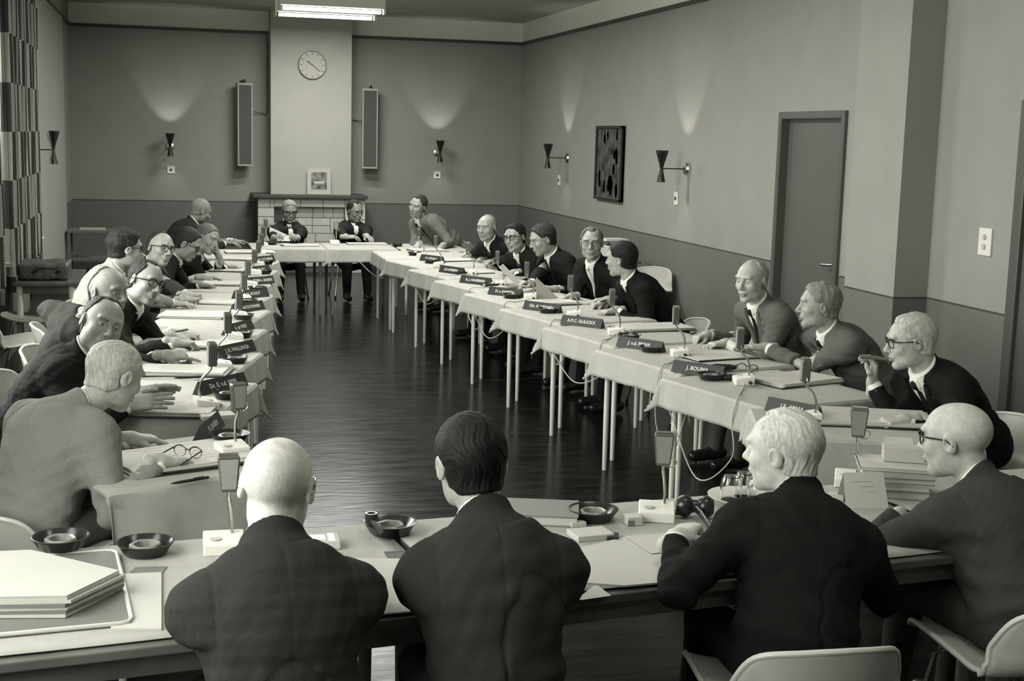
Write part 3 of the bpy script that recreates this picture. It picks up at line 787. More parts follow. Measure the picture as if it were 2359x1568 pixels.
    if hair != 'none':
        def fn(P):
            qq = ((P-H.astype(f32)) @ RH.astype(f32))/hs
            sk = smin(ell(qq, (0, -.012, .034), (.076, .095, .081)), ell(qq, (0, .028, .020), (.064, .066, .078)), .03)
            sk = smin(sk, rcone(qq, (0, -.03, -.03), (0, -.045, -.09), .060, .054), .03)
            return hair_field(qq, hk, sk)*hs
        part('hair', fn, H-.15*hs, H+.15*hs, .0034/q, hair_mat(hg))
    def brow(P):
        qq = ((P-H.astype(f32)) @ RH.astype(f32))/hs; qq = qq.copy(); qq[:, 0] = np.abs(qq[:, 0])
        return np.minimum(rcone(qq, (.014, .0935, .031), (.034, .0920, .0365), .0044, .0042), rcone(qq, (.034, .0920, .0365), (.051, .079, .030), .0042, .0024))*hs
    if face.get('brow', True): part('eyebrows', brow, H-.14*hs, H+.14*hs, .0026, hair_mat(max(.03, hg*.6)))
    TM = Matrix([[*(RH[i]*hs), H[i]-root_loc[i]] for i in range(3)]+[[0, 0, 0, 1]])
    if glasses:
        thick = .0034 if glasses == 'heavy' else (.0028 if glasses == 'dark' else .0016)
        g = MB(); rr = (.0235, .0185) if glasses != 'round' else (.021, .021)
        for sg in (-1, 1):
            pts = []
            for k in range(21):
                a = 2*PI*k/20; e = 1 if glasses == 'round' else .75
                cx_, cz_ = math.copysign(abs(math.cos(a))**e, math.cos(a)), math.copysign(abs(math.sin(a))**e, math.sin(a))
                pts.append((sg*.0325+cx_*rr[0], .1045-.012*abs(sg*.0325+cx_*rr[0])/.05, .010+cz_*rr[1]))
            g.tube(pts, thick*.8, 6)
            if glasses in ('heavy', 'dark'): g.tube([(sg*.010, .105, .024), (sg*.033, .101, .030), (sg*.058, .092, .027)], thick*1.5, 6)
            g.tube([(sg*.056, .094, .020), (sg*.074, .070, .018), (sg*.0835, .0, .014), (sg*.082, -.022, -.004)], thick, 6)
        g.tube([(-.011, .105, .014), (0, .108, .018), (.011, .105, .014)], thick, 6)
        go = g.build('spectacles', M['spec'], root, True); go.matrix_local = TM
        ln_ = MB()
        for sg in (-1, 1): ln_.lathe([(0, 0), (rr[0]*.97, 0)], 20, c=(sg*.0325, .1015, .010), R=Matrix.Diagonal((1, 1, rr[1]/rr[0])) @ RX)
        lo_ = ln_.build('lens', M['lens'], go); lo_.matrix_local = Matrix.Identity(4)
    if legs:
        kz = seatz+.06; K = {}
        for k, sg in (('R', 1), ('L', -1)):
            hp = HP+rgt*sg*.085+V3(0, 0, -.02)
            kn = V3(*(knees[k])) if knees else V3(HP[0], HP[1], 0)+fwd*.40+rgt*sg*.11+V3(0, 0, kz)
            ft = V3(*(feet[k])) if feet else V3(kn[0], kn[1], 0)+fwd*.06+rgt*sg*.01+V3(0, 0, .08)
            K[k] = (hp, kn, ft)
        def trf(P):
            d = ell(P, HP-V3(0, 0, .02), (.16, .14, .11))
            for k in 'RL':
                hp, kn, ft = K[k]
                d = smin(d, smin(rcone(P, hp, kn, .082, .062), rcone(P, kn, ft, .060, .046), .02), .03)
            d = np.maximum(d, -(P[:, 2]-.055)); return d-sn(P, 25, sd)*.003
        pts = np.array([p for k in K.values() for p in k]+[HP]); part('trousers', trf, pts.min(0)-.12, pts.max(0)+.12, .014, cloth_mat(suit*.9))
        def shf(P, k):
            if 1:
                hp, kn, ft = K[k]; fd = fwd
                a = smin(rcone(P, V3(ft[0], ft[1], .055)-fd*.04, V3(ft[0], ft[1], .042)+fd*.15, .042, .034), rcone(P, V3(ft[0], ft[1], .10), V3(ft[0], ft[1], .05), .036, .04), .02)
            return np.maximum(a, -(P[:, 2]-.004))
        for k in 'RL': part('shoe', lambda P: shf(P, k), K[k][2]-.24, K[k][2]+.24, .011, M['shoe'])
    return root, dict(N=N, HP=HP, arm=arm, fwd=fwd, rgt=rgt)

# ---------------------------------------------------------------- the people
T = .70                      # height of the table tops
def hp(u, v, f, n=(0, 0, 1), pose='rest', z=T+.035): p = at(u, v, z); return ((p.x, p.y, p.z), f, n, pose)
def hy(u, v, y, f, n=(0, 0, 1), pose='rest'): p = at(u, v, y=y); return ((p.x, p.y, p.z), f, n, pose)
def hc(u, v, y): p = at(u, v, y=y); return (p.x, p.y, p.z)
Rf = (-.95, -.31, -.05); Lf = (.96, -.2, -.05)
PEOPLE = {}
def P_(key, *a, **k):
    PEOPLE[key] = person(*a, **k)

# right row, from the camera backwards
P_('r0', 'grey-haired person in black suit and glasses raising a cigar at the right table', hc(2100, 788, 5.45), 1.75, 1.28, .16, 0,
   hands={'L': hp(2085, 968, (-.98, .1, -.1), (0, -.2, 1), 'cup'), 'R': hy(2010, 880, 5.62, (-.05, -.1, 1), (.9, -.3, 0), 'hold')},
   suit=.016, skin=.38, hair='full', hg=.42, glasses='dark', q=1.15, tie=.02, hair_kw=dict(front=.064, recede=.5, thick=.012, wave=1.6), pole={'R': (.2, -.6, -.8)})
P_('r1', 'person with swept-back grey hair and grey suit, arm stretched to his papers, right row', hc(1888, 706, 6.7), 1.55, 1.25, .02, 0,
   hands={'L': hp(1765, 800, (-.95, .3, 0), (0, 0, 1), 'flat', T+.07), 'R': hp(1900, 815, (-.6, -.6, 0), (0, 0, 1), 'rest')},
   suit=.105, skin=.30, hair='full', hg=.20, q=1.1, tie=.02, hair_kw=dict(front=.070, thick=.014, wave=2.4))
P_('r2', 'balding person in grey tweed suit writing at the right row, looking at the papers', hc(1733, 648, 7.3), 1.75, 2.1, .10, .0,
   hands={'R': hp(1628, 772, (-.9, -.35, -.15), (0, .2, 1), 'write'), 'L': hp(1672, 790, (-.95, -.05, -.1), (0, 0, 1), 'rest')},
   suit=.105, skin=.36, hair='full', hg=.28, q=1.1, tie=.02, hair_kw=dict(front=.022, recede=.6, thick=.004))
P_('r3', 'dark-haired person in black suit turned away towards the neighbour, pen in hand', hc(1433, 598, 9.0), 1.6, .82, .05, -.1,
   hands={'R': hp(1385, 700, (-.9, -.4, -.15), (0, .2, 1), 'write'), 'L': hp(1420, 715, (-.95, -.1, -.1), (0, 0, 1), 'rest')},
   suit=.015, skin=.30, hair='full', hg=.022, q=1.0, hair_kw=dict(front=.07, thick=.012))
P_('r4', 'person with round dark spectacles and pale tie, medal pin on black jacket', hc(1363, 562, 9.85), 1.95, 2.75, .0, .02,
   hands={'R': hp(1318, 682, (-.95, -.35, -.1), (0, 0, 1), 'rest'), 'L': hp(1400, 690, (-.9, .3, -.1), (0, 0, 1), 'rest')},
   suit=.015, skin=.27, hair='full', hg=.10, glasses='round', tie=.6, hair_kw=dict(front=.066, recede=1, thick=.010))
P_('r5', 'dark-haired person in black suit reading a sheet held above the table', hc(1252, 552, 10.6), 1.75, 1.6, .32, 0,
   hands={'R': hp(1222, 655, (-.9, -.4, .1), (.2, .3, .9), 'hold', T+.06), 'L': hp(1280, 665, (-.95, 0, .1), (.2, 0, .9), 'hold', T+.03)},
   suit=.015, skin=.27, hair='full', hg=.045, hair_kw=dict(front=.070, thick=.010))
P_('r6', 'person with black-rimmed glasses and dark hair, white pocket square, right row', hc(1187, 548, 11.5), 1.85, 2.3, .08, .1,
   hands={'R': hp(1140, 600, (-.9, -.3, -.1), (0, 0, 1), 'cup', T+.05), 'L': hp(1185, 627, (-.95, -.1, -.1), (0, 0, 1), 'rest')},
   suit=.015, skin=.28, hair='full', hg=.02, glasses='dark', hair_kw=dict(front=.072, thick=.010))
P_('r7', 'bald person in black suit at the far end of the right row', hc(1122, 525, 12.4), 1.85, 2.4, .08, .0,
   hands={'R': hp(1085, 583, (-.9, -.3, -.1), (0, 0, 1), 'rest'), 'L': hp(1128, 592, (-.95, -.2, -.1), (0, 0, 1), 'cup', T+.05)},
   suit=.016, skin=.31, hair='full', hg=.16, hair_kw=dict(front=-.01, thick=.0035))
# standing at the far right corner, leaning over the table
hpB = at(1072, 590, y=14.8)
P_('b3', 'person in pale tweed jacket leaning far over the table at the far right corner', hc(963, 475, 14.6), 2.15, 2.35, .1, -.25,
   hips=(hpB.x, hpB.y, .58), hands={'R': hp(965, 563, (-.5, -.8, -.3), (0, 0, 1), 'rest'), 'L': hp(1018, 567, (-.7, -.7, -.3), (0, 0, 1), 'flat')},
   suit=.13, skin=.26, hair='full', hg=.06, hair_kw=dict(front=.066, recede=.6, thick=.007), w=1.05)
# behind the far tables
P_('b1', 'grey-haired person in dark suit sitting before the fireplace, left of two', hc(667, 487, 15.7), PI-.02, PI+.1, .25, 0, lean=.07, seatz=.34, vsc=.42,
   hands={'R': hp(632, 556, (.3, -.95, .3), (-.6, .3, .6), 'hold', T+.05), 'L': hp(678, 556, (-.3, -.95, .3), (.6, .3, .6), 'hold', T+.05)},
   suit=.020, skin=.24, hair='full', hg=.22, glasses='dark', tie=.03, hair_kw=dict(front=.066, thick=.009))
P_('b2', 'person in dark suit with receding hair sitting before the fireplace, right of two', hc(817, 486, 15.7), PI+.05, PI+.55, .25, .1, lean=.07, seatz=.34, vsc=.42,
   hands={'R': hp(805, 552, (.98, -.1, 0), (0, -.3, 1), 'rest', T+.06), 'L': hp(845, 550, (.3, -.9, -.1), (0, 0, 1), 'rest', T+.06)},
   suit=.022, skin=.25, hair='full', hg=.04, glasses='thin', tie=.02, hair_kw=dict(front=.058, recede=1.2, thick=.007))
P_('l8', 'person in dark suit and white collar sitting at the far left corner before the dado', hc(462, 487, 14.6), -1.35, -1.25, .40, 0,
   hands={'R': hp(520, 560, (.9, -.2, 0), (0, 0, 1), 'rest'), 'L': hp(540, 556, (.9, .2, 0), (0, 0, 1), 'rest')},
   suit=.035, skin=.17, hair='full', hg=.18, hair_kw=dict(front=.06, recede=.8, thick=.008))
# left row, from the back to the camera
P_('l7', 'person with combed brown hair leaning cheek on one hand, left row', hc(476, 551, 11.75), -1.75, -2.3, .25, -.25,
   hands={'L': hy(505, 592, 11.75, (-.35, .0, 1), (1, .2, 0), 'fist'), 'R': hp(520, 614, (.9, .1, 0), (0, 0, 1), 'rest')},
   suit=.016, skin=.24, hair='full', hg=.10, hair_kw=dict(front=.070, thick=.010), pole={'L': (.7, -.1, -.8)})
P_('l6', 'dark-haired person with glasses bent over papers and writing, left row', hc(430, 562, 10.9), -1.7, -1.75, .50, 0,
   hands={'R': hp(462, 655, (.95, -.1, -.1), (0, 0, 1), 'write'), 'L': hp(470, 640, (.95, .1, 0), (0, 0, 1), 'rest')},
   suit=.020, skin=.20, hair='full', hg=.03, glasses='dark', hair_kw=dict(front=.066, thick=.012))
P_('l5', 'balding person with glasses looking towards the camera, hands folded, left row', hc(368, 573, 10.0), -1.9, -2.5, .05, -.2,
   hands={'R': hp(425, 690, (.95, -.1, 0), (0, 0, 1), 'fist'), 'L': hp(432, 680, (.95, -.1, 0), (0, 0, 1), 'fist', T+.05)},
   suit=.05, skin=.25, hair='full', hg=.04, glasses='dark', hair_kw=dict(front=.015, thick=.005))
P_('l4', 'person with curly dark hair and glasses in light grey jacket facing away, left row', hc(287, 574, 9.1), -1.45, -1.15, .12, 0,
   hands={'R': hp(400, 700, (.95, -.1, 0), (0, 0, 1), 'rest')},
   suit=.26, skin=.30, hair='full', hg=.03, glasses='dark', hair_kw=dict(front=.072, thick=.018, wave=3.5))
P_('l3', 'person with heavy black glasses and black suit, fountain pen over the papers', hc(334, 650, 7.9), -1.85, -2.42, .14, -.28,
   hands={'R': hp(405, 788, (.95, -.05, -.1), (0, 0, 1), 'write', T+.05), 'L': hp(418, 770, (.95, -.15, -.1), (0, 0, 1), 'fist', T+.05)},
   suit=.016, skin=.25, hair='full', hg=.035, glasses='heavy', q=1.1, tie=.02, hair_kw=dict(front=.050, recede=1.5, thick=.006))
P_('l2', 'old bald person with one hand behind the head and elbow raised, left row', hc(247, 672, 7.05), -1.85, -2.3, .10, .0,
   hands={'R': hy(196, 722, 6.98, (.55, .3, .45), (-.4, -.4, .8), 'cup'), 'L': hp(385, 818, (.95, -.1, 0), (0, -.4, 1), 'point', T+.05)},
   suit=.05, skin=.22, hair='full', hg=.16, q=1.1, hair_kw=dict(front=-.015, thick=.0035), pole={'R': (-.7, 0, -.8)}, shirt=None)
P_('l1', 'smiling balding person in black suit with tilted head and open hands, left row', hc(233, 750, 5.95), -1.8, -2.75, .02, -.38,
   hands={'R': hp(300, 930, (.95, -.15, .12), (.1, -.8, .6), 'flat', T+.07), 'L': hp(318, 905, (.92, -.2, .2), (.0, .5, .8), 'flat', T+.10)},
   suit=.015, skin=.27, hair='full', hg=.06, q=1.3, hair_kw=dict(front=.034, recede=1, thick=.004), face=dict(mouth=.7, fat=.3))
P_('l0', 'white-haired person in grey jacket seen from behind, bent over the nearest left table', hc(262, 866, 5.0), -.72, -.85, .36, .05,
   hands={'R': hp(372, 1062, (.75, .5, -.1), (0, 0, 1), 'rest', T+.045), 'L': hp(300, 1010, (.9, .2, -.1), (0, 0, 1), 'rest', T+.04)},
   suit=.20, skin=.38, hair='full', hg=.42, q=1.4, vneck=False, hair_kw=dict(front=.065, recede=1, thick=.006, wave=1.4), N_off=(-.15, -.07, -.12), lean=.20, pole={'R': (-.1, -.6, -.8)})
# front table, backs to the camera
P_('f0', 'bald person with glasses in dark grey jacket seen from behind, left at the front table', hc(638, 1124, 3.12), .12, -.28, .12, .05,
   hands={'R': hp(760, 1300, (-.3, .95, 0), (0, 0, 1), 'rest'), 'L': hp(520, 1330, (.3, .95, 0), (0, 0, 1), 'rest')},
   suit=.045, skin=.50, hair='none', q=1.6, glasses='dark', N_off=(-.075, -.02, -.145), lean=.16, drop=.045, w=1.02)
P_('f1', 'black-haired person in dark jacket seen from behind, arms folded, middle of front table', hc(1086, 1070, 3.2), .0, .05, .10, -.06,
   hands={'R': hp(1040, 1290, (-.8, .5, 0), (0, 0, 1), 'none'), 'L': hp(1170, 1290, (.8, .5, 0), (0, 0, 1), 'none')},
   suit=.042, skin=.30, hair='full', hg=.014, q=1.5, hair_kw=dict(front=.07, thick=.010), N_off=(-.085, .03, -.15), lean=.12, drop=.045, w=.97, folds=1.2, pole={'R': (.9, -.2, -.5), 'L': (-.9, -.2, -.5)})
P_('f2', 'white-haired person in black suit seen from behind, holding a gavel at the front table', hc(1806, 1042, 3.5), -.05, .72, .05, -.03,
   hands={'L': hp(1556, 1240, (.75, .6, .15), (-.3, 0, 1), 'fist', T+.075), 'R': hp(1900, 1220, (-.5, .85, 0), (0, 0, 1), 'rest')},
   suit=.013, skin=.48, hair='full', hg=.45, q=1.5, hair_kw=dict(front=.055, recede=1.4, thick=.008, wave=1.3, part=0), N_off=(-.085, .03, -.15), lean=.22, drop=.03, side=.10, pole={'L': (-.9, -.35, -.45)})
P_('f3', 'bald person with dark glasses in grey jacket seen from behind, rightmost at the front table', hc(2205, 1015, 3.65), .1, .62, .10, 0,
   hands={'L': hp(2075, 1180, (.5, .85, 0), (0, 0, 1), 'none'), 'R': hp(2300, 1180, (-.5, .85, 0), (0, 0, 1), 'rest')},
   suit=.075, skin=.42, hair='none', q=1.5, glasses='dark', N_off=(-.075, .05, -.15), lean=.22, drop=.02, pole={'L': (-.9, -.5, -.4)})

# ---------------------------------------------------------------- tables and cloths
def table(name, loc, rz, L, D, label, legm='leg', legs=True, top='table_top', h=T, group='small meeting tables in the square', lr=.016):
    """L along local x, D along local y"""
    o = empty(name, (loc[0], loc[1], 0), rz, label, 'table', group)
    MB().box(0, 0, h-.016, L, D, .026).build('tabletop', M[top], o, bevel=.004)
    ap = MB(); ap.box(0, D/2-.05, h-.06, L-.1, .018, .06); ap.box(0, -D/2+.05, h-.06, L-.1, .018, .06); ap.box(L/2-.05, 0, h-.06, .018, D-.1, .06); ap.box(-L/2+.05, 0, h-.06, .018, D-.1, .06)
    ap.build('apron', M['table_top'], o)
    for sx in (-1, 1):
        for sy in (-1, 1):
            MB().lathe([(lr*.8, 0), (lr, .3), (lr, h-.03)], 12, c=(sx*(L/2-.045), sy*(D/2-.045), 0)).build('leg', M[legm], o, True)
    return o
def cloth(loc, rz, L, D, over, label, seed=0, z=T, wave=.006, group='white cloths on the small tables', m='cloth', rag=.02):
    """over: overhang on -x, +x, -y, +y sides"""
    r = random.Random(seed); ox0, ox1, oy0, oy1 = over; st = .018
    def axis(a, o0, o1):
        n = max(2, int((2*a)/.05)); n0, n1 = int(o0/st)+1 if o0 > 0 else 0, int(o1/st)+1 if o1 > 0 else 0
        return [-a-o0+o0*i/n0 for i in range(n0)]+[-a+2*a*i/n for i in range(n+1)]+[a+o1*(i+1)/n1 for i in range(n1)]
    A, B = L/2+.004, D/2+.004
    U, V_ = axis(A, ox0, ox1), axis(B, oy0, oy1); vs = []; p1, p2 = r.uniform(0, 6), r.uniform(0, 6)
    for u in U:
        for v in V_:
            cu, cv = max(-A, min(A, u)), max(-B, min(B, v)); du, dv = u-cu, v-cv; d = math.hypot(du, dv)
            if d > 0:
                nx, ny = du/d, dv/d; cor = min(abs(du), abs(dv))/max(1e-6, max(abs(du), abs(dv)))
                s_ = (u if abs(dv) > abs(du) else v); wv = wave*(d/.15)*(math.sin(s_*23+p1)+.6*math.sin(s_*51+p2))
                flare = .010+d*(.10+.28*cor)+wv
                ex = min(d, .012)
                vs.append((cu+nx*(ex*.5+flare-.006), cv+ny*(ex*.5+flare-.006), z+.003-max(0, d-.006)*(.985-.05*cor)*(1+rag*math.sin(s_*7+p2))))
            else: vs.append((u, v, z+.003+.0012*math.sin(u*9+p1)*math.sin(v*11+p2)))
    n = len(V_); fs = [(i*n+j, (i+1)*n+j, (i+1)*n+j+1, i*n+j+1) for i in range(len(U)-1) for j in range(n-1)]
    o = MB().add(vs, fs).build('tablecloth', M[m], None, True, loc=(loc[0], loc[1], 0), rz=rz)
    s_ = o.modifiers.new('thickness', 'SOLIDIFY'); s_.thickness = .0018; s_.offset = 1
    return tag(o, label, 'tablecloth', group)
WHO = {'r-1': 'the cigar smoker', 'r0': 'the cigar smoker', 'r1': 'the person with swept-back grey hair', 'r2': 'the balding writer in grey tweed', 'rE': 'the vacant seat of the right row', 'r3': 'the dark-haired person turned away',
       'r4': 'the person with round spectacles and pale tie', 'r5': 'the person reading a held sheet', 'r6': 'the person with the white pocket square', 'r7': 'the bald person ending the right row', 'b3': 'the leaning person in pale tweed',
       'b1': 'the left person before the fireplace', 'b2': 'the right person before the fireplace', 'l8': 'the person at the far left corner', 'l7': 'the person leaning on one hand', 'l6': 'the dark-haired writer with glasses',
       'l5': 'the balding person with folded hands', 'l4': 'the curly-haired person in light grey', 'l3': 'the person with heavy black glasses', 'l2': 'the person with one elbow raised', 'l1': 'the smiling person in black', 'l0': 'the white-haired person bent over his table',
       'f0': 'the bald person in dark grey jacket', 'f1': 'the black-haired person with folded arms', 'f2': 'the white-haired person holding the gavel', 'f3': 'the bald person at the right edge'}
RSEAT = ['r1', 'r2', 'rE', 'r3', 'r4', 'r5', 'r6', 'r7']
LSEAT = ['l1', 'l2', 'l3', 'l4', 'l5', 'l6', 'l7', 'l8']
def place_tab(C, u, v, L, D, who, seed, ov):
    """C inner far corner, u towards the back, v outwards"""
    u, v = Vector(u).normalized(), Vector(v).normalized(); c = Vector(C)-u*(L/2)+v*(D/2)
    rz = math.atan2(u.y, u.x)   # local +x = away, local +y = left of it
    table('meeting_table', c, rz, L, D, 'pale-legged small table under a white cloth before '+WHO[who])
    inner = 1 if v.dot(Vector((-u.y, u.x, 0))) < 0 else -1
    o = (ov[0], ov[1], ov[3] if inner == 1 else ov[2], ov[2] if inner == 1 else ov[3])   # near end, far end, inner, outer
    cloth(c, rz, L, D, o, 'white cloth hanging from the table before '+WHO[who], seed)
    return c
ru, rv = (-.247, .969, 0), (.969, .247, 0)
for k, w in enumerate(RSEAT): place_tab((2.43-.06*k, 6.40+.93*k, 0), ru, rv, .82, .74, w, k+1, (.15, .13, .15, .04))
lu, lv = (.26, .966, 0), (-.966, .26, 0)
for k, w in enumerate(LSEAT): place_tab((.37+.082*k, 6.48+.9*k, 0), lu, lv, .80, .58, w, k+21, (.13, .13, .15, .04))
place_tab((2.56, 5.60, 0), (.33, .94, 0), (.94, -.33, 0), .58, .88, 'r0', 41, (.24, .08, .16, .03))
place_tab((.135, 5.37, 0), (-.39, .92, 0), (-.92, -.39, 0), .62, .64, 'l0', 42, (.25, .10, .12, .03))
for i, (x0, x1, y0, y1, w, ov) in enumerate([(2.02, 2.9, 13.02, 13.95, None, (.15, .02, .15, .02)), (1.58, 2.30, 14.16, 14.86, 'b2', (.12, .02, .15, .03)), (.80, 1.54, 14.16, 14.86, 'b1', (.02, .12, .15, .03)), (.05, .92, 13.10, 14.02, None, (.03, .12, .12, .02)), (2.36, 3.05, 14.1, 14.86, 'b3', (.03, .03, .12, .03))]):
    lab = 'small table under a white cloth '+('before '+WHO[w] if w else ['closing the far right corner of the square', '', '', 'closing the far left corner of the square'][i])
    cxy = ((x0+x1)/2, (y0+y1)/2)
    table('meeting_table', cxy, 0, x1-x0, y1-y0, lab, 'leg_dark' if i in (1, 2) else 'leg')
    cloth(cxy, 0, x1-x0, y1-y0, ov, 'white cloth '+lab.replace('small table under a white cloth ', 'on the table '), 60+i)
# front table: long tops laid with white cloths
fa = math.atan(.138)
for i, (x0, x1) in enumerate([(-1.05, .66), (.68, 2.36), (2.38, 3.25)]):
    x = (x0+x1)/2; y = 3.545+.138*x; lab = ['left', 'middle', 'right'][i]
    table('long_table', (x, y), fa, (x1-x0)/math.cos(fa)-.01, .80, 'dark wooden %s section of the front table' % lab, 'leg_dark', group='sections of the front table', lr=.022)
    c = cloth((x-.0, y+.015), fa, (x1-x0)/math.cos(fa)-.012, .765, (0, 0, 0, .10), 'white cloth covering the %s section of the front table' % lab, 80+i, group='cloths on the front table')

# ---------------------------------------------------------------- chairs
def chair_proto():
    o = empty('shell_chair', (0, 0, 0), 0, 'moulded shell chair with rolled rim and thin steel legs', 'chair')
    NU, NV = 21, 22; vs = []
    prof = crom([(0, .235, .415), (0, .20, .435), (0, .05, .425), (0, -.12, .410), (0, -.205, .445), (0, -.240, .52), (0, -.262, .61), (0, -.270, .645)], 6)
    prof = prof[::1]; NV = len(prof)
    for j, p in enumerate(prof):
        t = j/(NV-1); hw = .225+.02*math.sin(t*PI) if t < .60 else .238*max(.0, 1-((t-.60)/.402)**2.3)**.46
        for i in range(NU):
            s_ = -1+2*i/(NU-1); a = abs(s_)**2.6
            up = .035*a*(1-t) if t < .5 else .0; fw = (.10*abs(s_*hw/.238)**2.4*min(1, (t-.35)/.35) if t > .35 else 0)
            vs.append((s_*hw, p.y+fw, p.z+up))
    fs = [(j*NU+i, j*NU+i+1, (j+1)*NU+i+1, (j+1)*NU+i) for j in range(NV-1) for i in range(NU-1)]
    s_ = MB().add(vs, fs).build('seat_shell', M['shell'], o, True); md = s_.modifiers.new('thickness', 'SOLIDIFY'); md.thickness = .009; md.offset = 0
    loop = [vs[i] for i in range(NU)]+[vs[j*NU+NU-1] for j in range(1, NV)]+[vs[(NV-1)*NU+i] for i in range(NU-2, -1, -1)]+[vs[j*NU] for j in range(NV-2, 0, -1)]
    MB().tube(loop+[loop[0]], .0085, 8).build('rim', M['rim'], o, True)
    for sx in (-1, 1):
        for sy in (-1, 1):
            MB().tube([(sx*.10, sy*.10+.02, .41), (sx*.17, sy*.17+.0, .37), (sx*.215, sy*.23, .012)], .009, 8).build('leg', M['chrome'], o, True)
            MB().lathe([(.012, 0), (.012, .03)], 10, c=(sx*.216, sy*.231, 0)).build('foot_cap', M['black'], o)
    return o
CH = chair_proto(); used = [False]
def chair(x, y, yaw, label, group='shell chairs round the tables'):
    if not used[0]:
        used[0] = True; CH.location = (x, y, 0); CH.rotation_euler.z = yaw; CH['label'] = label; CH['group'] = group; return CH
    return copy_tree(CH, (x, y, 0), yaw, label, group)
for k, (o, inf) in PEOPLE.items():
    pass
    H_, f_ = inf['HP'], inf['fwd']; yaw = math.atan2(-f_[0], f_[1])
    chair(H_[0]-f_[0]*.0, H_[1]-f_[1]*.0, yaw, 'pale shell chair on which '+WHO[k]+' sits')
chair(3.52, 8.22, 1.9, 'empty pale shell chair behind the vacant seat of the right row, pushed in')
chair(3.78, 8.62, 1.6, 'empty pale shell chair standing just behind the vacant right seat')
pc = at(1492, 618, z=.66); chair(pc.x, pc.y+.1, 2.3, 'empty shell chair near the right wall behind the dark-haired person turned away')
chair(-1.0, 6.6, -1.2, 'pale shell chair at the left edge behind the smiling person')
chair(-1.02, 9.7, -1.4, 'empty pale shell chair by the left side table')
chair(-.98, 11.0, 2.6, 'empty shell chair turned to the left side table')

# ---------------------------------------------------------------- ashtrays, microphones, name plates
def ash_proto():
    o = empty('ashtray', (0, 0, 0), 0, 'dark round ashtray', 'ashtray')
    MB().lathe([(0, 0), (.052, 0), (.060, .006), (.074, .030), (.078, .033), (.079, .0365), (.075, .037), (.069, .031), (.055, .012), (0, .010)], 40).build('bowl', M['bak'], o, True)
    hexw = lambda a, r: 1+.10*abs(math.sin(3*a))
    MB().lathe([(.041, .008), (.040, .027), (.036, .031), (.029, .029), (.027, .012)], 36, wob=hexw).build('cigarette_rest', M['bakring'], o, True)
    return o
AS = ash_proto(); aused = [False]
def ashtray(p, label, rz=0, s=1):
    if aused[0]: o = copy_tree(AS, p, rz, label)
    else: aused[0] = True; o = AS; o.location = p; o['label'] = label
    o.scale = (s, s, s); o['group'] = 'round dark ashtrays'; return o
zt = T+.005
AL = [(625, 563, 'b1'), (613, 608, 'l8'), (608, 630, 'l7'), (606, 650, 'l6'), (593, 670, 'l5'), (570, 700, 'l4'), (560, 735, 'l3'), (556, 776, 'l2'), (541, 835, 'l1'), (525, 917, 'l0')]
AR = [(915, 567, 'b3'), (955, 588, 'r7'), (993, 606, 'r6'), (1065, 632, 'r5'), (1132, 660, 'r4'), (1178, 686, 'r3'), (1262, 720, 'rE'), (1449, 782, 'r2'), (1500, 810, 'r1'), (1637, 874, 'r0')]
tw = {'l0': 'between the near left table and the nameplate behind it', 'r0': 'beside the black spectacle case, right row'}
for u, v, k in AL+AR:
    p = at(u, v, zt); p.z = zt; ashtray(p, 'round dark ashtray on the cloth '+(tw.get(k) or 'near '+WHO[k]), random.uniform(0, 3), .82 if k in ('b3', 'r5', 'r4') else .92)
p = at(548, 1010, zt); ashtray((p.x-.035, p.y-.055, zt), 'round dark ashtray beside the tilted nameplate on the nearest left table', .4)
for u, v, lab in ((140, 1262, 'on the dark folder at the bottom left'), (335, 1275, 'on the front table left of the bald person'), (898, 1228, 'on the front table with a pipe lying in it'), (1366, 1196, 'on the front table beside the matchbox')):
    p = at(u, v, zt+(.012 if u == 140 else 0)); ashtray((p.x, p.y, p.z), 'dark round ashtray '+lab, random.uniform(0, 3), 1.02)
pp_ = at(868, 1225, zt+.03); pi = MB()
pi.tube([(0, -.05, .0), (0, .0, .012), (0, .035, .016)], .006, 10, .010); pi.lathe([(.0, 0), (.014, .002), (.019, .02), (.018, .038), (.013, .038), (.012, .012), (0, .01)], 18, c=(0, .05, .0))
tag(pi.build('tobacco_pipe', M['bak'], None, True, loc=(pp_.x, pp_.y, T+.042), rz=.2), 'dark tobacco pipe resting in an ashtray on the front table', 'pipe')
# cigarette ends / cigars laid in ashtrays are part of the bakelite look and too small to see apart

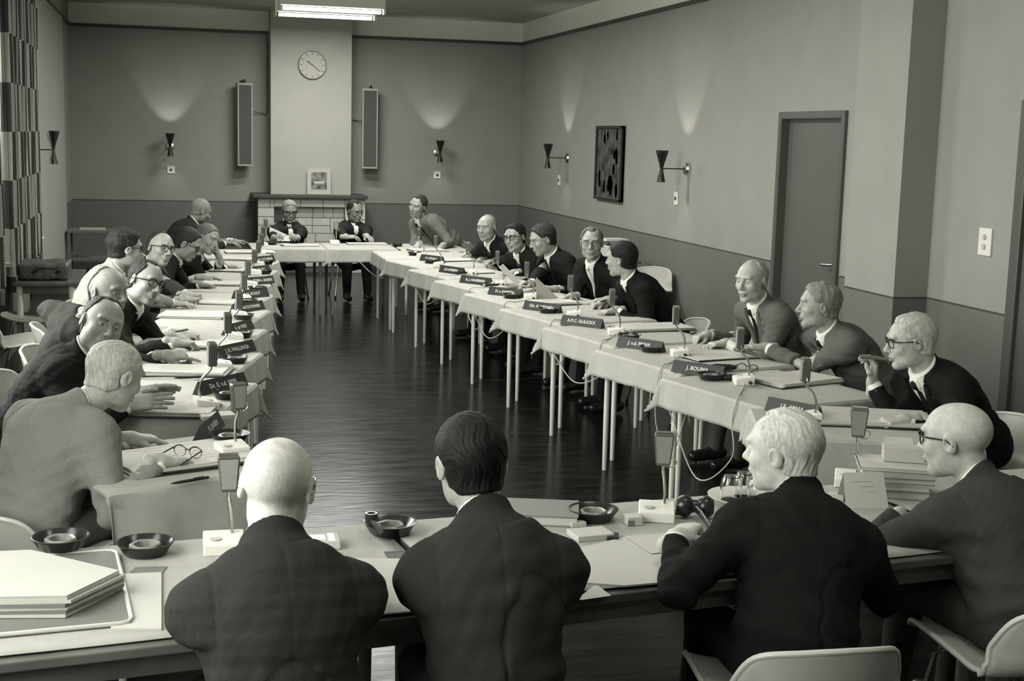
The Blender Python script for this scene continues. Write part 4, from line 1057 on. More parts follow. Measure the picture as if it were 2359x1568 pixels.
def mic_proto():
    o = empty('table_microphone', (0, 0, 0), 0, 'microphone', 'microphone')   # local -y faces the speaker
    b = MB(); b.add([(-.05, -.042, 0), (.05, -.042, 0), (.05, .042, 0), (-.05, .042, 0), (-.05, -.042, .030), (.05, -.042, .030), (.05, .042, .044), (-.05, .042, .044)], [(0,1,2,3), (4,5,6,7), (0,1,5,4), (1,2,6,5), (2,3,7,6), (3,0,4,7)])
    b.build('base', M['white_plastic'], o, bevel=.004)
    MB().lathe([(0, .0), (.014, .0), (.015, .0015), (0, .002)], 20, c=(-.02, -.01, .0355), R=None).build('badge', M['paper2'], o)
    MB().tube([(.05, .02, .016), (.068, .02, .016)], .0075, 10).build('plug', M['micdark'], o, True)
    nk = crom([(.02, .02, .038), (.02, .022, .075), (.016, .010, .115), (.012, -.018, .145), (.012, -.024, .165)], 5)
    MB().tube(nk, .0048, 10).build('gooseneck', M['chrome'], o, True)
    MB().tube([(.012+.018*math.cos(a)+.018, -.024, .168+.014*math.sin(a)) for a in np.linspace(0, 2*PI, 15)], .0018, 6).build('ring', M['chrome'], o, True)
    hd = MB(); z0, z1 = .160, .250
    hd.add([(x*(w/2)+.012, -.026+y*(.0155), z) for z, w in ((z0, .036), (z0+.006, .040), (z1-.008, .054), (z1, .050)) for x, y in ((-1, -1), (1, -1), (1, 1), (-1, 1))],
           [(0,1,2,3), (12,13,14,15)]+[(a*4+i, a*4+(i+1) % 4, a*4+4+(i+1) % 4, a*4+4+i) for a in range(3) for i in range(4)])
    h = hd.build('head', M['michead'], o, bevel=.003)
    for s_ in (-1, 1):
        g = MB(); y = -.026+s_*.0165
        g.add([(.012-.0165, y, z0+.008), (.012+.0165, y, z0+.008), (.012+.023, y, z1-.008), (.012-.023, y, z1-.008)], [(0,1,2,3)])
        g_ = g.build('grille', M['mesh'], h)
    MB().box(.012, -.026, z1+.0005, .046, .026, .003).build('chrome_cap', M['chrome'], h)
    return o
MI = mic_proto(); mused = [False]
def mic(p, rz, label, s=1, near=False):
    if mused[0]: o = copy_tree(MI, p, rz, label)
    else: mused[0] = True; o = MI; o.location = p; o.rotation_euler.z = rz; o['label'] = label
    o.scale = (s, s, s); o['group'] = 'table microphones on white boxes'; return o
ML = [(606, 566, 'b1'), (600, 590, 'l8'), (596, 612, 'l7'), (588, 632, 'l6'), (578, 660, 'l5'), (562, 692, 'l4'), (552, 732, 'l3'), (540, 783, 'l2'), (512, 850, 'l1')]
for u, v, k in ML:
    p = at(u, v, zt); mic((p.x, p.y, zt), -1.864+PI+.35, 'microphone on white box beside '+WHO[k]+(' seen across the left corner' if k == 'b1' else ''), 1.14)
p = at(475, 940, zt); mic((p.x, p.y, zt), -1.864+PI+.45, 'microphone with dark head on the table edge behind the white-haired person bent over', 1.14)
p = at(565, 1040, zt); mic((p.x-.05, p.y-.04, zt), .35, 'microphone with wooden-looking pale box on the nearest left table', 1.1)
MR = [(971, 592, 'b3'), (1010, 614, 'r7'), (1085, 632, 'r6'), (1153, 658, 'r5'), (1221, 690, 'r4'), (1322, 730, 'r3'), (1418, 770, 'rE'), (1565, 820, 'r2'), (1712, 884, 'r1'), (1862, 972, 'r0')]
for u, v, k in MR:
    p = at(u, v, zt); mic((p.x, p.y, zt), 1.885+PI-.55, 'microphone on white box near '+WHO[k], 1.14)
p = at(771, 562, zt); mic((p.x, p.y, zt), 0, 'microphone in front of the right person before the fireplace')
p = at(515, 1262, zt); mic((p.x-.0, p.y-.03, zt), .0, 'microphone on the front table left of the bald head in dark grey', 1.16)
p = at(1512, 1195, zt); mic((p.x, p.y, zt), -.35, 'microphone on white box on the front table beside the gavel', 1.16)
p = at(1960, 1118, zt); mic((p.x, p.y, zt), -.5, 'microphone on the front table before the stack of books', 1.16)

PN = 0
def nameplate(u0, v0, u1, v1, body, who, L=None, hgt=.062, sz=.030):
    a, b = at(u0, v0, zt+.002), at(u1, v1, zt+.002); d = (b-a); d.z = 0; L = L or max(.24, min(.32, d.length)); d.normalize(); c = (a+b)/2
    rz = math.atan2(d.y, d.x); w = .030
    o = empty('nameplate', (c.x, c.y, zt), rz, 'black nameplate with white capitals before '+who, 'nameplate', 'black name plates on the tables')
    o.location += Vector((-d.y, d.x, 0))*w
    m_ = MB(); m_.add([(-L/2, -w, 0), (L/2, -w, 0), (L/2, w, 0), (-L/2, w, 0), (-L/2, 0, hgt), (L/2, 0, hgt)], [(0,1,5,4), (2,3,4,5), (0,4,3), (1,2,5), (0,3,2,1)])
    m_.build('folded_card', M['black_matt'], o)
    ta = math.atan2(hgt, w); n = Vector((0, -math.sin(ta), math.cos(ta)))
    mt = Matrix.Translation(Vector((0, -w/2, hgt/2))+n*.0012) @ Matrix.Rotation(ta, 4, 'X')
    t = text(body, sz, M['paper'], o, mt, extrude=.0004, bold=.0011)
    wd = max(v.co.x for v in t.data.vertices)-min(v.co.x for v in t.data.vertices)
    if wd > L*.86: t.data.transform(Matrix.Diagonal((L*.86/wd, 1, 1, 1)))
    return o
for a in [(963, 599, 1018, 606, 'P.J. LEEMANS', 'b3'), (1005, 625, 1068, 634, 'A.B. BOERSMA', 'r7'), (1056, 650, 1128, 658, 'G. J. HAGEMAN', 'r6'), (1122, 677, 1198, 686, 'D. v. KAMPEN', 'r5'),
          (1202, 711, 1286, 722, 'Chr. H. HEYNEN', 'r4'), (1290, 746, 1383, 757, 'A.P.C. GULICKX', 'r3'), (1418, 797, 1521, 812, 'J. v.d. BRINK', 'rE'), (1545, 855, 1662, 872, 'J. BOUMA', 'r2')]:
    nameplate(*a[:5], WHO[a[5]])
nameplate(1760, 944, 1880, 968, 'J.F. ABMA', WHO['r0'])
for a in [(592, 607, 636, 602, 'W.J. GOOSSENS', 'l8'), (572, 632, 626, 626, 'S. v.d. PLOEG', 'l7'), (563, 658, 634, 652, 'Mr. A. STEEN v. BAREN', 'l6'), (545, 690, 622, 682, 'A.H. SCHUT', 'l5'), (543, 722, 612, 712, 'L. MACDONNER', 'l4'),
          (528, 773, 590, 756, 'A. de VRIES', 'l3'), (506, 826, 596, 806, 'J. R. WALLINGA', 'l2'), (462, 912, 577, 885, 'Dr. E. v.d. WIEL', 'l1')]:
    nameplate(*a[:5], WHO[a[5]], L=None if a[5] != 'l1' else .33)
nameplate(474, 1020, 523, 975, 'P.J. JANSEN', WHO['l0'], L=.30)

# ---------------------------------------------------------------- papers and small things on the tables
def prism(mb, P, z0, z1):
    n = len(P); a = sum(P[i].x*P[(i+1) % n].y-P[(i+1) % n].x*P[i].y for i in range(n))
    if a < 0: P = P[::-1]
    mb.add([(p.x, p.y, z0) for p in P]+[(p.x, p.y, z1) for p in P], [tuple(range(n))[::-1], tuple(range(n, 2*n))]+[(i, (i+1) % n, n+(i+1) % n, n+i) for i in range(n)])
def rect(c, rz, w, h, dx=0, dy=0, da=0):
    R_ = Matrix.Rotation(rz, 2); R2 = Matrix.Rotation(rz+da, 2); b = Vector((c[0], c[1]))+R_ @ Vector((dx, dy))
    return [(b+R2 @ Vector((x*w/2, y*h/2))).to_3d() for x, y in ((-1, -1), (1, -1), (1, 1), (-1, 1))]
def folder(c, rz, label, w=.34, h=.25, n=3, group='folders of papers on the tables', z=zt, dark=True, th=.004):
    """open folder: dark cover with loose sheets, each sheet a part"""
    o = empty('document_folder', (c[0], c[1], z), rz, label, 'folder', group); r = random.Random(int(c[0]*1e3+c[1]*77))
    mb = MB(); prism(mb, rect((0, 0), 0, w, h), 0, .003); mb.build('cover', M['black_matt'] if dark else M['grey_card'], o)
    zz = .0034
    for i in range(n):
        dx, dy, da = r.uniform(-.012, .012), r.uniform(-.010, .010), r.uniform(-.05, .05)
        mb = MB(); prism(mb, rect((0, 0), 0, w*.94, h*.90, dx, dy, da), zz, zz+th); mb.build('sheet', M['paper'], o); zz += th+.0004
    ln_ = MB()
    for k in range(7): ln_.box(dx-.02, dy+h*.36-k*h*.10, zz+.0002, w*.6*r.uniform(.5, 1), .0022, .0003)
    ln_.build('print', M['paper2'], o)
    return o
def sheet(pts, label, m='paper', z=zt, th=.0012, name='paper_sheet', cat='paper', group=None):
    P = [at(u, v, z) for u, v in pts]; c = sum(P, Vector())/len(P); mb = MB(); prism(mb, [p-c for p in P], 0, th)
    return tag(mb.build(name, M[m], None, loc=(c.x, c.y, z)), label, cat, group)
ra, la = math.atan2(.247, .969), math.atan2(-.26, .966)
# right row folders (pixel of the folder centre, seat)
for u, v, k, w, h, n in [(1505, 757, 'rE', .50, .30, 4), (1650, 822, 'r1', .42, .26, 2), (1828, 878, 'r1', .46, .30, 4), (1425, 703, 'r3', .36, .26, 2), (1275, 698, 'r4', .36, .24, 3), (1168, 660, 'r5', .36, .25, 2), (1085, 628, 'r6', .36, .25, 2), (1045, 600, 'r7', .36, .26, 2), (985, 577, 'b3', .40, .26, 3)]:
    p = at(u, v, zt); nm = {'r1': 'between', }
    lab = 'open folder with white sheets before '+WHO[k]
    if k == 'r1' and u < 1700: lab = 'thin folder of papers under the hands of '+WHO['r2']
    folder((p.x, p.y), ra+random.uniform(-.12, .12)+(-.12 if k == 'rE' else 0), lab, w, h, n)
p = at(2010, 968, zt); folder((p.x-.02, p.y), -.33, 'large open folder of white sheets before '+WHO['r0'], .56, .36, 5)
for u, v, k, w, h, n in [(375, 945, 'l1', .46, .30, 4), (425, 858, 'l2', .46, .26, 4), (480, 795, 'l3', .42, .26, 3), (450, 728, 'l4', .44, .28, 4), (500, 697, 'l5', .46, .26, 3), (520, 655, 'l6', .40, .26, 3), (540, 624, 'l7', .42, .26, 3), (552, 598, 'l8', .46, .26, 3)]:
    p = at(u, v, zt); folder((p.x, p.y), la+random.uniform(-.1, .1), 'open folder with white sheets before '+WHO[k]+', left row' if k != 'l1' else 'open folder under the spread hands of '+WHO[k], w, h, n)
p = at(415, 1062, zt); fo = folder((p.x+.015, p.y+.02), .42, 'open folder with printed sheets on the nearest left table', .52, .38, 4)
for u, v, w, lab in [(690, 566, .40, 'white papers before the left person at the fireplace'), (845, 562, .46, 'white papers before the right person at the fireplace')]:
    p = at(u, v, zt); folder((p.x, p.y), .05, 'open folder of '+lab, w, .2, 2)
p = at(600, 582, zt); folder((p.x-.1, p.y), 0, 'open folder of white sheets on the far left corner table', .5, .3, 3)

# spectacles lying on the sheets, pens
def lying_specs(u, v, rz, label):
    p = at(u, v, zt+.025); g = MB()
    for sg in (-1, 1):
        g.tube([(sg*.034+.026*math.cos(a), -.002, .020+.020*math.sin(a)) for a in np.linspace(0, 2*PI, 19)], .0012, 6)
        g.tube([(sg*.034+.027*math.cos(a), -.002, .022+.019*math.sin(a)) for a in np.linspace(.1, PI-.1, 9)], .0026, 6)
        g.tube([(sg*.062, 0, .030), (sg*.064, .06, .020), (sg*.060, .12, .004)], .0024, 6)
    g.tube([(-.009, 0, .026), (0, 0, .030), (.009, 0, .026)], .0022, 6)
    o = g.build('spectacles', M['spec'], None, True, loc=(p.x, p.y, zt+.024), rz=rz)
    l_ = MB()
    for sg in (-1, 1): l_.lathe([(0, 0), (.025, 0)], 18, c=(sg*.034, -.002, .020), R=Matrix.Diagonal((1, 1, .8)) @ RX)
    l_.build('lens', M['lens'], o)
    return tag(o, label, 'glasses')
lying_specs(432, 1052, 2.5, 'black-topped spectacles lying open on the sheets of the nearest left table')
lying_specs(1722, 856, 2.2, 'spectacles lying beside the black case on the right row')
def pen(u, v, rz, label, z=zt, L=.135, m='black', name='pen'):
    p = at(u, v, z); R_ = Matrix.Rotation(PI/2, 3, 'Y'); mb = MB()
    mb.lathe([(0, 0), (.0025, .006), (.0052, .03), (.0056, L*.5), (.0050, L-.004), (0, L)], 12, c=(-L/2, 0, .006), R=R_)
    o = mb.build(name, M[m], None, True, loc=(p.x, p.y, z), rz=rz)
    MB().box(L*.22, 0, .0125, .04, .003, .0015).build('clip', M['chrome'], o); return tag(o, label, 'pen')
pen(438, 1110, .50, 'black fountain pen along the front edge of the nearest left folder', L=.15)
pen(432, 872, .15, 'dark pencil lying between the first two folders of the left row')
pen(1115, 594, -.2, 'dark pen lying before the person with the white pocket square')
pen(1390, 695, .9, 'dark pen held by the dark-haired person turned away', z=T+.06)
pen(418, 764, .9, 'pen held upright over the sheets by the person with heavy black glasses', z=T+.10, L=.12)
pen(1597, 770, .9, 'short pen in the fingers of the balding writer', z=T+.07, L=.12)
for u, v, rz, lab in [(1668, 852, -.25, 'black spectacle case lying behind the nameplate, right row'), (1690, 876, -.35, 'dark flat case lying between ashtray and microphone, right row')]:
    p = at(u, v, zt); mb = MB(); R_ = Matrix.Rotation(PI/2, 3, 'Y') @ Matrix.Diagonal((.55, 1, 1))
    mb.lathe([(0, 0), (.022, .006), (.030, .03), (.028, .10), (.018, .135), (0, .14)], 20, c=(-.07, 0, .017), R=R_)
    tag(mb.build('spectacle_case', M['black'], None, True, loc=(p.x, p.y, zt), rz=rz), lab, 'case')
# low boxes and packs
def box(u, v, w, d, h, rz, label, m='paper2', name='small_box', cat='box', z=zt, off=(0, 0), bev=.002):
    p = at(u, v, z); o = MB().box(0, 0, h/2, w, d, h).build(name, M[m], None, loc=(p.x+off[0], p.y+off[1], z), rz=rz, bevel=bev); return tag(o, label, cat)
box(500, 962, .14, .09, .018, .2, 'flat pale box on the table edge below the microphone', 'paper2')
box(468, 865, .09, .06, .014, .1, 'flat pale pack beside the second left folder', 'paper2')
b_ = box(722, 1258, .15, .085, .026, -.03, 'pale cigarette box with printed lid left of the pipe ashtray', 'paper', 'cigarette_box')
MB().box(-.01, 0, .0266, .09, .05, .001).build('printed_lid', M['tile'], b_); MB().box(.052, 0, .0266, .02, .075, .001).build('label_strip', M['white_plastic'], b_)
MB().box(0, -.0430, .012, .148, .001, .012).build('side_print', M['tile'], b_)
b_ = box(1457, 1206, .05, .05, .028, .02, 'small matchbox standing left of the front microphone box', 'paper', 'matchbox')
MB().box(-.014, -.0255, .010, .022, .001, .016).build('striking_print', M['grey_card'], b_)
b_ = box(1360, 1236, .12, .09, .018, .12, 'pale wallet lying under the ashtray on the front table', 'paper2', 'wallet', 'wallet'); 
box(1412, 1240, .035, .055, .012, -.35, 'dark strip of a closed case beside the wallet', 'black', 'small_case', 'case')
# gavel
p = at(1600, 1192, zt); gv = empty('gavel', (p.x, p.y, zt), -.35, 'polished black gavel with round head lying on the front table', 'gavel')
MB().lathe([(0, -.062), (.022, -.060), (.034, -.045), (.037, -.032), (.032, -.018), (.022, -.010), (.020, 0), (.022, .010), (.032, .018), (.037, .032), (.034, .045), (.022, .060), (0, .062)], 28, c=(0, 0, .038), R=Matrix.Rotation(PI/2, 3, 'Y')).build('head', M['bak'], gv, True)
MB().tube([(0, -.01, .036), (.02, -.06, .030), (.045, -.17, .018)], .012, 12, .009).build('handle', M['bak'], gv, True)
# sheets on the front table
sheet([(255, 1452), (275, 1326), (372, 1322), (372, 1452)], 'white sheets beside the dark folder under the left elbow', name='paper_stack', th=.006)
sheet([(822, 1288), (990, 1290), (1010, 1405), (862, 1418)], 'white sheets between the two middle persons at the front table', th=.004, name='paper_stack')
sheet([(885, 1272), (1040, 1266), (1055, 1288), (898, 1292)], 'dark folder edge under the sheets at the front table', 'black_matt', name='folder_cover', cat='folder', th=.003)
sheet([(1322, 1268), (1445, 1238), (1560, 1250), (1590, 1338), (1440, 1352), (1332, 1344)], 'large open white sheets before the person holding the gavel', th=.005, name='paper_stack', z=zt+.001)
sheet([(1330, 1380), (1372, 1345), (1408, 1372), (1340, 1382)], 'small white sheet at the edge of the front table', th=.001)
sheet([(1440, 1235), (1560, 1226), (1640, 1262), (1500, 1275)], 'second white sheet partly under the large open sheets', z=zt+.008, th=.001)
sheet([(2005, 1215), (2100, 1178), (2130, 1215), (2010, 1262)], 'white sheet under the elbow of the bald person at the right edge', z=zt+.0045)
sheet([(300, 1318), (312, 1308), (385, 1306), (370, 1326)], 'dark card at the left elbow on the front table', 'grey_card', name='card', cat='card', th=.003)
# slanted dark book lying at the far edge of the front table
p = at(1235, 1190, zt); bk = empty('book', (p.x-.02, p.y+.0, zt), -.30, 'closed dark grey book on the front table behind the black-haired person', 'book')
MB().box(0, 0, .017, .30, .19, .026).build('pages', M['paper'], bk); cv = MB(); cv.box(0, 0, .0320, .31, .20, .004); cv.box(0, 0, .002, .31, .20, .004); cv.build('cover', M['grey_card'], bk, bevel=.001)
p = at(1325, 1214, zt); box(1330, 1212, .05, .03, .016, .1, 'small pale pack peeping out beside the dark book', 'paper2')
# big dark folder with stacked files at the bottom left
p = at(120, 1360, zt); bf = empty('leather_folder', (p.x-.06, p.y-.02, zt), .10, 'large dark folder board with pale rounded edge at the bottom left', 'folder')
mb = MB(); prism(mb, rect((0, 0), 0, .48, .60), 0, .010); mb.build('board', M['grey_card'], bf, bevel=.008)
e_ = MB(); L2, D2 = .24, .30; e_.tube([(-L2, -D2, .008), (L2-.03, -D2, .008), (L2-.008, -D2+.008, .008), (L2, -D2+.03, .008), (L2, D2-.03, .008), (L2-.01, D2-.008, .008), (L2-.03, D2, .008), (-L2, D2, .008)], .006, 8); e_.build('edge_binding', M['rim'], bf, True)
for i in range(7):
    pts = [(x_+random.uniform(-.008, .008), y_+random.uniform(-.008, .008)) for x_, y_ in ((-.23, -.16), (.10, -.20), (.22, -.02), (-.03, .20), (-.23, .20))]
    c0 = at(135, 1365, zt); z_ = zt+.012+i*.0085
    mb = MB(); prism(mb, [Vector((c0.x-.06+x_, c0.y-.02+y_, 0))-Vector((c0.x, c0.y, 0)) for x_, y_ in pts], 0, .008 if i < 6 else .003)
    o = mb.build('paper_file', M['grey_card'] if i in (1, 3) else M['paper'], None, loc=(c0.x, c0.y, z_)); 
    tag(o, ['lowest white file', 'dark file second from the bottom', 'white file third from the bottom', 'dark file in the middle', 'white file above the middle', 'white file second from the top', 'topmost white sheet'][i]+' of the stack at the bottom left', 'file', 'stack of files at the bottom left')
sheet([(146, 1290), (172, 1288), (166, 1318), (146, 1320)], 'small pale slip under the ashtray at the bottom left', 'paper2', z=zt+.0105)
# drinking glasses on a pale dish
p = at(1685, 1158, zt); dish = MB(); dish.lathe([(0, 0), (.085, 0), (.125, .022), (.128, .026), (.122, .026), (.082, .006), (0, .005)], 40)
tag(dish.build('dish', M['white_plastic'], None, True, loc=(p.x+.05, p.y+.0, zt)), 'pale shallow dish under the drinking glasses on the front table', 'dish')
G0 = None
for i, (dx, dy, tp, lab) in enumerate([(-.045, .02, 0, 'upturned drinking glass nearest the gavel on the pale dish'), (.02, .055, 0, 'upturned drinking glass at the back of the pale dish'), (.10, .03, 1, 'drinking glass tipped on its side against the head of the white-haired person'), (.03, -.035, 0, 'upturned drinking glass at the front of the pale dish')]):
    if G0 is None:
        mb = MB(); mb.lathe([(.037, 0), (.038, .03), (.036, .06), (.028, .082), (.0, .088), (0, .083), (.026, .078), (.0335, .058), (.0355, .03), (.0345, 0)], 24); g = mb.build('drinking_glass', M['glass'], None, True); G0 = g
    else: g = G0.copy(); COL.objects.link(g)
    g.location = (p.x+.05+dx, p.y+dy, zt+.006); tag(g, lab, 'glass', 'drinking glasses on the dish')
    if tp: g.rotation_euler = (1.45, .2, .8); g.location.z = zt+.046
# right of the front table: card, pack, books, box
p = at(1988, 1165, zt); cd = empty('folded_card', (p.x, p.y-.03, zt), -.12, 'white folded card standing on the front table beside the book stack', 'card')
mb = MB(); mb.add([(-.075, 0, 0), (.075, 0, 0), (.070, .055, .11), (-.070, .055, .11), (-.07, .11, 0), (.07, .11, 0)], [(0,1,2,3), (3,2,5,4)]); o = mb.build('card', M['paper'], cd); md = o.modifiers.new('t', 'SOLIDIFY'); md.thickness = .001
mb = MB()
for k, (x_, w_) in enumerate([(-.01, .07), (.01, .05), (.02, .02)]): mb.box(x_, .055*(.75-.14*k)-.0012, .11*(.75-.14*k), w_, .0006, .0022, mtx=Matrix.Rotation(math.atan2(.11, .055)-0, 3, 'X'))
mb.build('written_lines', M['paper2'], cd)
box(1926, 1150, .055, .04, .022, -.6, 'small pale cigarette pack left of the folded card', 'paper', 'cigarette_pack', 'pack')
c0 = at(2060, 1145, zt); c0.z = 0
for i, (w_, d_, h_, m_, lab) in enumerate([(.24, .19, .030, 'grey_card', 'dark book at the bottom'), (.23, .185, .022, 'paper', 'pale book second from the bottom'), (.24, .19, .020, 'grey_card', 'dark book in the middle'), (.25, .19, .024, 'paper', 'pale book fourth from the bottom'), (.25, .20, .012, 'paper', 'thin pale folder on top')]):
    z_ = zt+sum([.030, .022, .020, .024, .012][:i])+.0006*i
    o = empty('book', (c0.x+.03+random.uniform(-.008, .008), c0.y+.06, z_), -.42+random.uniform(-.04, .04), lab+' of the stack before the right edge person', 'book', 'books stacked on the front table')
    MB().box(0, 0, h_/2, w_-.006, d_-.006, h_-.004).build('pages', M['paper2'], o); cv = MB(); cv.box(0, 0, h_-.0015, w_, d_, .003); cv.box(0, 0, .0015, w_, d_, .003); cv.box(-w_/2+.0015, 0, h_/2, .003, d_, h_); cv.build('cover', M[m_], o)
zs = zt+.111
o = empty('cardboard_box', (c0.x+.07, c0.y+.07, zs), -.42, 'small open cardboard box with a dark end on top of the book stack', 'box'); MB().box(0, 0, .027, .15, .075, .052).build('body', M['paper2'], o, bevel=.002)
MB().box(.0755, 0, .027, .002, .070, .048).build('dark_end', M['grey_card'], o); MB().box(-.02, .03, .056, .10, .06, .002, mtx=Matrix.Rotation(.5, 3, 'X')).build('flap', M['paper2'], o)

# sheet held by the reading person, sheet before the left fireplace person
p = at(1195, 648, y=10.55); mb = MB(); mb.add([(-.14, 0, 0), (.14, 0, 0), (.14, .0, .21), (-.14, .0, .21)], [(0,1,2,3)])
o = mb.build('paper_sheet', M['paper']); o.matrix_world = Matrix.Translation((p.x, p.y, T+.03)) @ Matrix.Rotation(1.2, 4, 'Z') @ Matrix.Rotation(-.8, 4, 'X'); md = o.modifiers.new('t', 'SOLIDIFY'); md.thickness = .0008
tag(o, 'white sheet held slanting by the reading person, right row', 'paper')
p = at(1262, 690, zt); mb = MB(); mb.add([(-.10, 0, 0), (.10, 0, 0), (-.10, .02, .17)], [(0,1,2)]); o = mb.build('paper_sheet', M['paper'], loc=(p.x, p.y, zt+.004), rz=.3); md = o.modifiers.new('t', 'SOLIDIFY'); md.thickness = .0008; tag(o, 'white sheet corner standing up before the person with round spectacles', 'paper')
p = at(648, 556, zt); mb = MB(); mb.add([(-.13, 0, 0), (.10, -.02, 0), (.10, .10, .05), (-.12, .10, .15)], [(0,1,2,3)]); o = mb.build('paper_sheet', M['paper'], loc=(p.x, p.y, zt+.004)); md = o.modifiers.new('t', 'SOLIDIFY'); md.thickness = .0008; tag(o, 'white sheet lifted by the left person before the fireplace', 'paper')
# cigar
arm_ = PEOPLE['r0'][1]['arm']['R']; wp = Vector(arm_[2]); mb = MB(); mb.tube([wp+Vector((-.09, -.03, .128)), wp+Vector((-.02, -.045, .124)), wp+Vector((.045, -.06, .116))], .0095, 12, .008)
tag(mb.build('cigar', M['leg_dark'], None, True), 'thick cigar held up in the raised hand at the right table', 'cigar')

# ---------------------------------------------------------------- microphone wires sagging below the tables
def wire(pts, label, r=.0035): tag(MB().tube(crom(pts, 8), r, 6).build('microphone_wire', M['cable'], None, True), label, 'cable', 'microphone wires')
def pz(u, v, y): p = at(u, v, y=y); return (p.x, p.y, p.z)
U_, V_ = Vector(ru).normalized(), Vector(rv).normalized()
def edge(k, s_, z, out=.03): c = Vector((2.43-.06*k, 6.40+.93*k, 0))-U_*s_-V_*out; return (c.x, c.y, z)
def mp(k): p_ = [(1712, 884), (1565, 820), (1418, 770), (1322, 730), (1221, 690), (1153, 658), (1085, 632), (1010, 614)][k]; p = at(*p_, zt); return (p.x-.02, p.y-.06, zt+.012)
def sag(k, s0, s1, z1, k2, s2, z2, low, label):
    E0, E1 = edge(k, s0, T+.010, .012), edge(k2, s2, z2, .0); a0 = edge(k, s0, .60, .035); a1 = edge(k, s0, z1, .03)
    m0 = Vector(a1).lerp(Vector(E1), .5); wire([mp(k), (Vector(mp(k))*.5+Vector(E0)*.5)[:2]+(T+.008,), E0, a0, a1, (m0.x, m0.y, low), E1], label)
sag(0, .62, 0, .42, 0, .05, .56, .26, 'pale wire sagging from the microphone on the nearest right table')
sag(1, .66, 0, .40, 1, .90, .54, .24, 'pale wire looping down between the two nearest right tables')
sag(2, .70, 0, .50, 2, .10, .56, .42, 'pale wire looping before the vacant seat of the right row')
sag(3, .72, 0, .52, 3, .95, .58, .44, 'pale wire below the table of the dark-haired person turned away')
sag(4, .66, 0, .50, 4, .12, .58, .42, 'pale wire sagging under the table of the person with round spectacles')
sag(5, .66, 0, .52, 5, .92, .58, .40, 'pale wire sagging under the table of the person reading a sheet')
sag(6, .60, 0, .50, 6, .10, .58, .44, 'pale wire sagging under the table of the person with the white pocket square')
wire([edge(0, .75, .57, -.03), edge(0, .80, .40, .05), (2.45, 5.35, .20), (2.15, 4.85, .16), (1.88, 4.40, .40), (1.80, 4.23, .70), (1.79, 4.15, .712)], 'pale wire running from the right row down to the front table')
wire([(1.9, 14.12, .57), (2.0, 14.0, .47), (2.05, 13.6, .45), (2.04, 13.1, .55)], 'pale wire sagging under the table at the far right corner')

# ---------------------------------------------------------------- things along the walls
p = at(205, 528, y=17.4); st = empty('side_table', (-1.0, 17.45, 0), 0, 'small pale-framed side table with a lower shelf by the back left corner', 'side table')
w_, d_, h_ = .52, .42, at(160, 530, y=17.24).z
MB().box(0, 0, h_-.02, w_, d_, .035).build('top', M['leg_dark'], st, bevel=.004); MB().box(0, 0, .30, w_-.06, d_-.04, .02).build('shelf', M['leg_dark'], st)
for sx in (-1, 1):
    for sy in (-1, 1): MB().box(sx*(w_/2-.02), sy*(d_/2-.02), h_/2-.02, .032, .032, h_-.035).build('leg', M['leg_dark'], st)
MB().box(0, -d_/2+.01, .30, w_-.06, .02, .03).build('rail', M['leg_dark'], st)
o = MB().box(0, 0, .008, .30, .20, .016).build('paper_stack', M['paper'], None, loc=(-.97, 17.40, h_)); tag(o, 'white papers on the small side table in the back left corner', 'papers')
# left table with leather bag
lt = table('side_desk', (-.97, 11.5), 0, .48, 1.1, 'pale-legged side desk carrying a leather bag by the curtain', 'leg', h=.70, group='side desks', lr=.026)
def bagf(P):
    c = np.array([-1.0, 11.35, .765], f32); q_ = np.abs(P-c)-np.array([.17, .22, .045], f32)
    d = np.sqrt((np.maximum(q_, 0)**2).sum(1))+np.minimum(q_.max(1), 0)-.018
    return d+sn(P, 16, 3)*.012
v_, f_ = surface(bagf, (-1.3, 11.0, .60), (-.70, 11.75, .95), .009)
o = mesh_np('leather_bag', v_, f_, mat('old_leather', .09, .35, .3, 30, .5, 60), None, origin=(-1.0, 11.35, .70)); o.location = (-1.0, 11.35, .70); tag(o, 'worn leather bag lying on the side desk by the curtain', 'bag')
MB().tube(crom([(.10, -.25, .06), (.12, -.285, .085), (.0, -.29, .10), (-.08, -.25, .06)]), .008, 8).build('handle', M['black'], o, True)
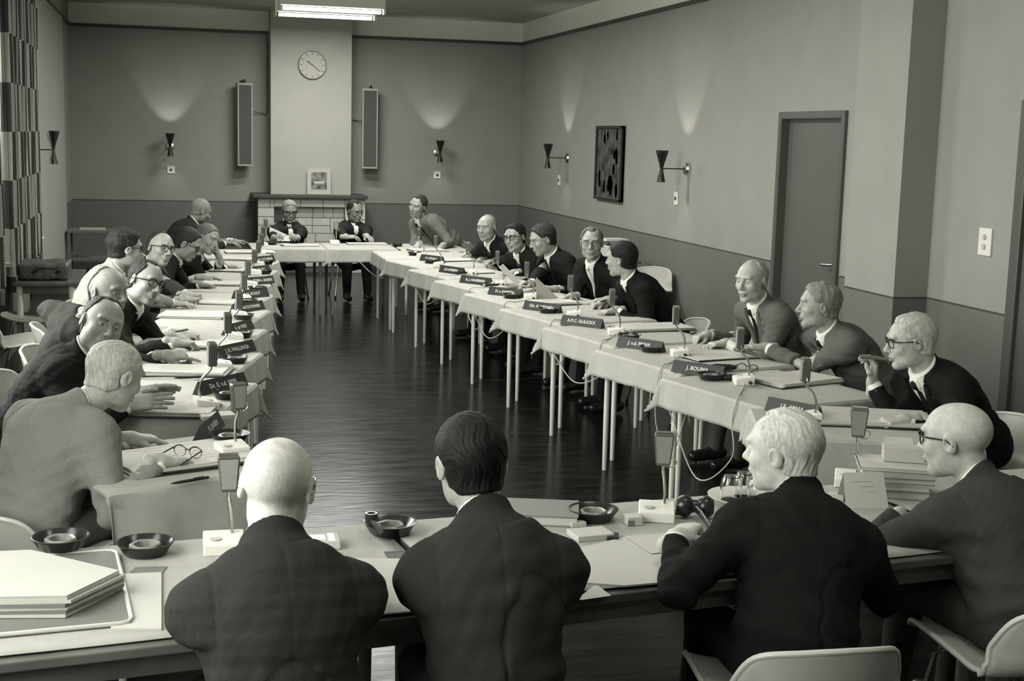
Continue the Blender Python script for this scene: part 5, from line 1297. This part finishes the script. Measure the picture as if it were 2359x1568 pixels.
# small table with telephone against the right wall
p = at(1400, 580, y=13.4); tt = table('telephone_table', (p.x+.08, 13.4), 0, .42, .5, 'small table against the right wall behind the row', 'leg_dark', h=.68, group='side desks', lr=.014)
ph = empty('tape_recorder', (p.x+.06, 13.4, .68), .2, 'pale machine with a white lid on the small table by the right wall', 'machine')
MB().box(0, 0, .07, .24, .22, .14).build('body', M['tile'], ph, bevel=.01); MB().box(0, .02, .20, .26, .20, .018).build('lid', M['white_plastic'], ph)
mb = MB(); mb.box(0, .11, .17, .02, .02, .06); mb.build('lid_stay', M['chrome'], ph)
for dx in (-.05, .05): MB().lathe([(0, 0), (.035, 0), (.035, .012), (0, .012)], 20, c=(dx, -.02, .14)).build('reel', M['black'], ph, True)

# curtain with a woven check beside the far window
def curtain_mat():
    m = bpy.data.materials.new('check_curtain'); m.use_nodes = True; nt = m.node_tree; b = nt.nodes['Principled BSDF']; b.inputs['Roughness'].default_value = .85
    uv = nt.nodes.new('ShaderNodeAttribute'); uv.attribute_name = 'cloth_uv'
    ck = nt.nodes.new('ShaderNodeTexChecker'); ck.inputs['Scale'].default_value = 1; ck.inputs['Color1'].default_value = ten(.04); ck.inputs['Color2'].default_value = ten(.36)
    nt.links.new(uv.outputs['Vector'], ck.inputs['Vector']); nt.links.new(ck.outputs['Color'], b.inputs['Base Color']); return m
cm = curtain_mat()
def curtain(y0, y1, x, label, z0=.62, z1=3.38):
    vs, uvs = [], []; NYc = 90; NZ = 12
    for j in range(NZ+1):
        for i in range(NYc+1):
            s_ = i/NYc; z = z0+(z1-z0)*j/NZ; a = s_*(y1-y0)/.14*2*PI
            vs.append((x+.045*math.sin(a)+.008*math.sin(a*2.3+j*.4), y0+(y1-y0)*s_+.012*math.cos(a), z)); uvs.append((s_*(y1-y0)*1.2/.17, z/.37, .5))
    fs = [(j*(NYc+1)+i, j*(NYc+1)+i+1, (j+1)*(NYc+1)+i+1, (j+1)*(NYc+1)+i) for j in range(NZ) for i in range(NYc)]
    o = MB().add(vs, fs).build('curtain', cm, None, True); at_ = o.data.attributes.new('cloth_uv', 'FLOAT_VECTOR', 'POINT'); at_.data.foreach_set('vector', np.array(uvs, f32).ravel())
    md = o.modifiers.new('t', 'SOLIDIFY'); md.thickness = .003; return tag(o, label, 'curtain', 'check curtains at the windows')
xc = XL+.09
ya, yb = at(80, 300, x=xc).y, at(12, 300, x=xc).y
curtain(yb, ya, xc, 'checked curtain drawn beside the far window')
curtain(9.45, 10.4, xc, 'checked curtain between the far and the middle window')
rod = MB().tube([(xc, .3, 3.40), (xc, 14.1, 3.40)], .012, 10); tag(rod.build('curtain_rail', M['black'], None, True), 'dark curtain rail along the left wall', 'curtain rail')
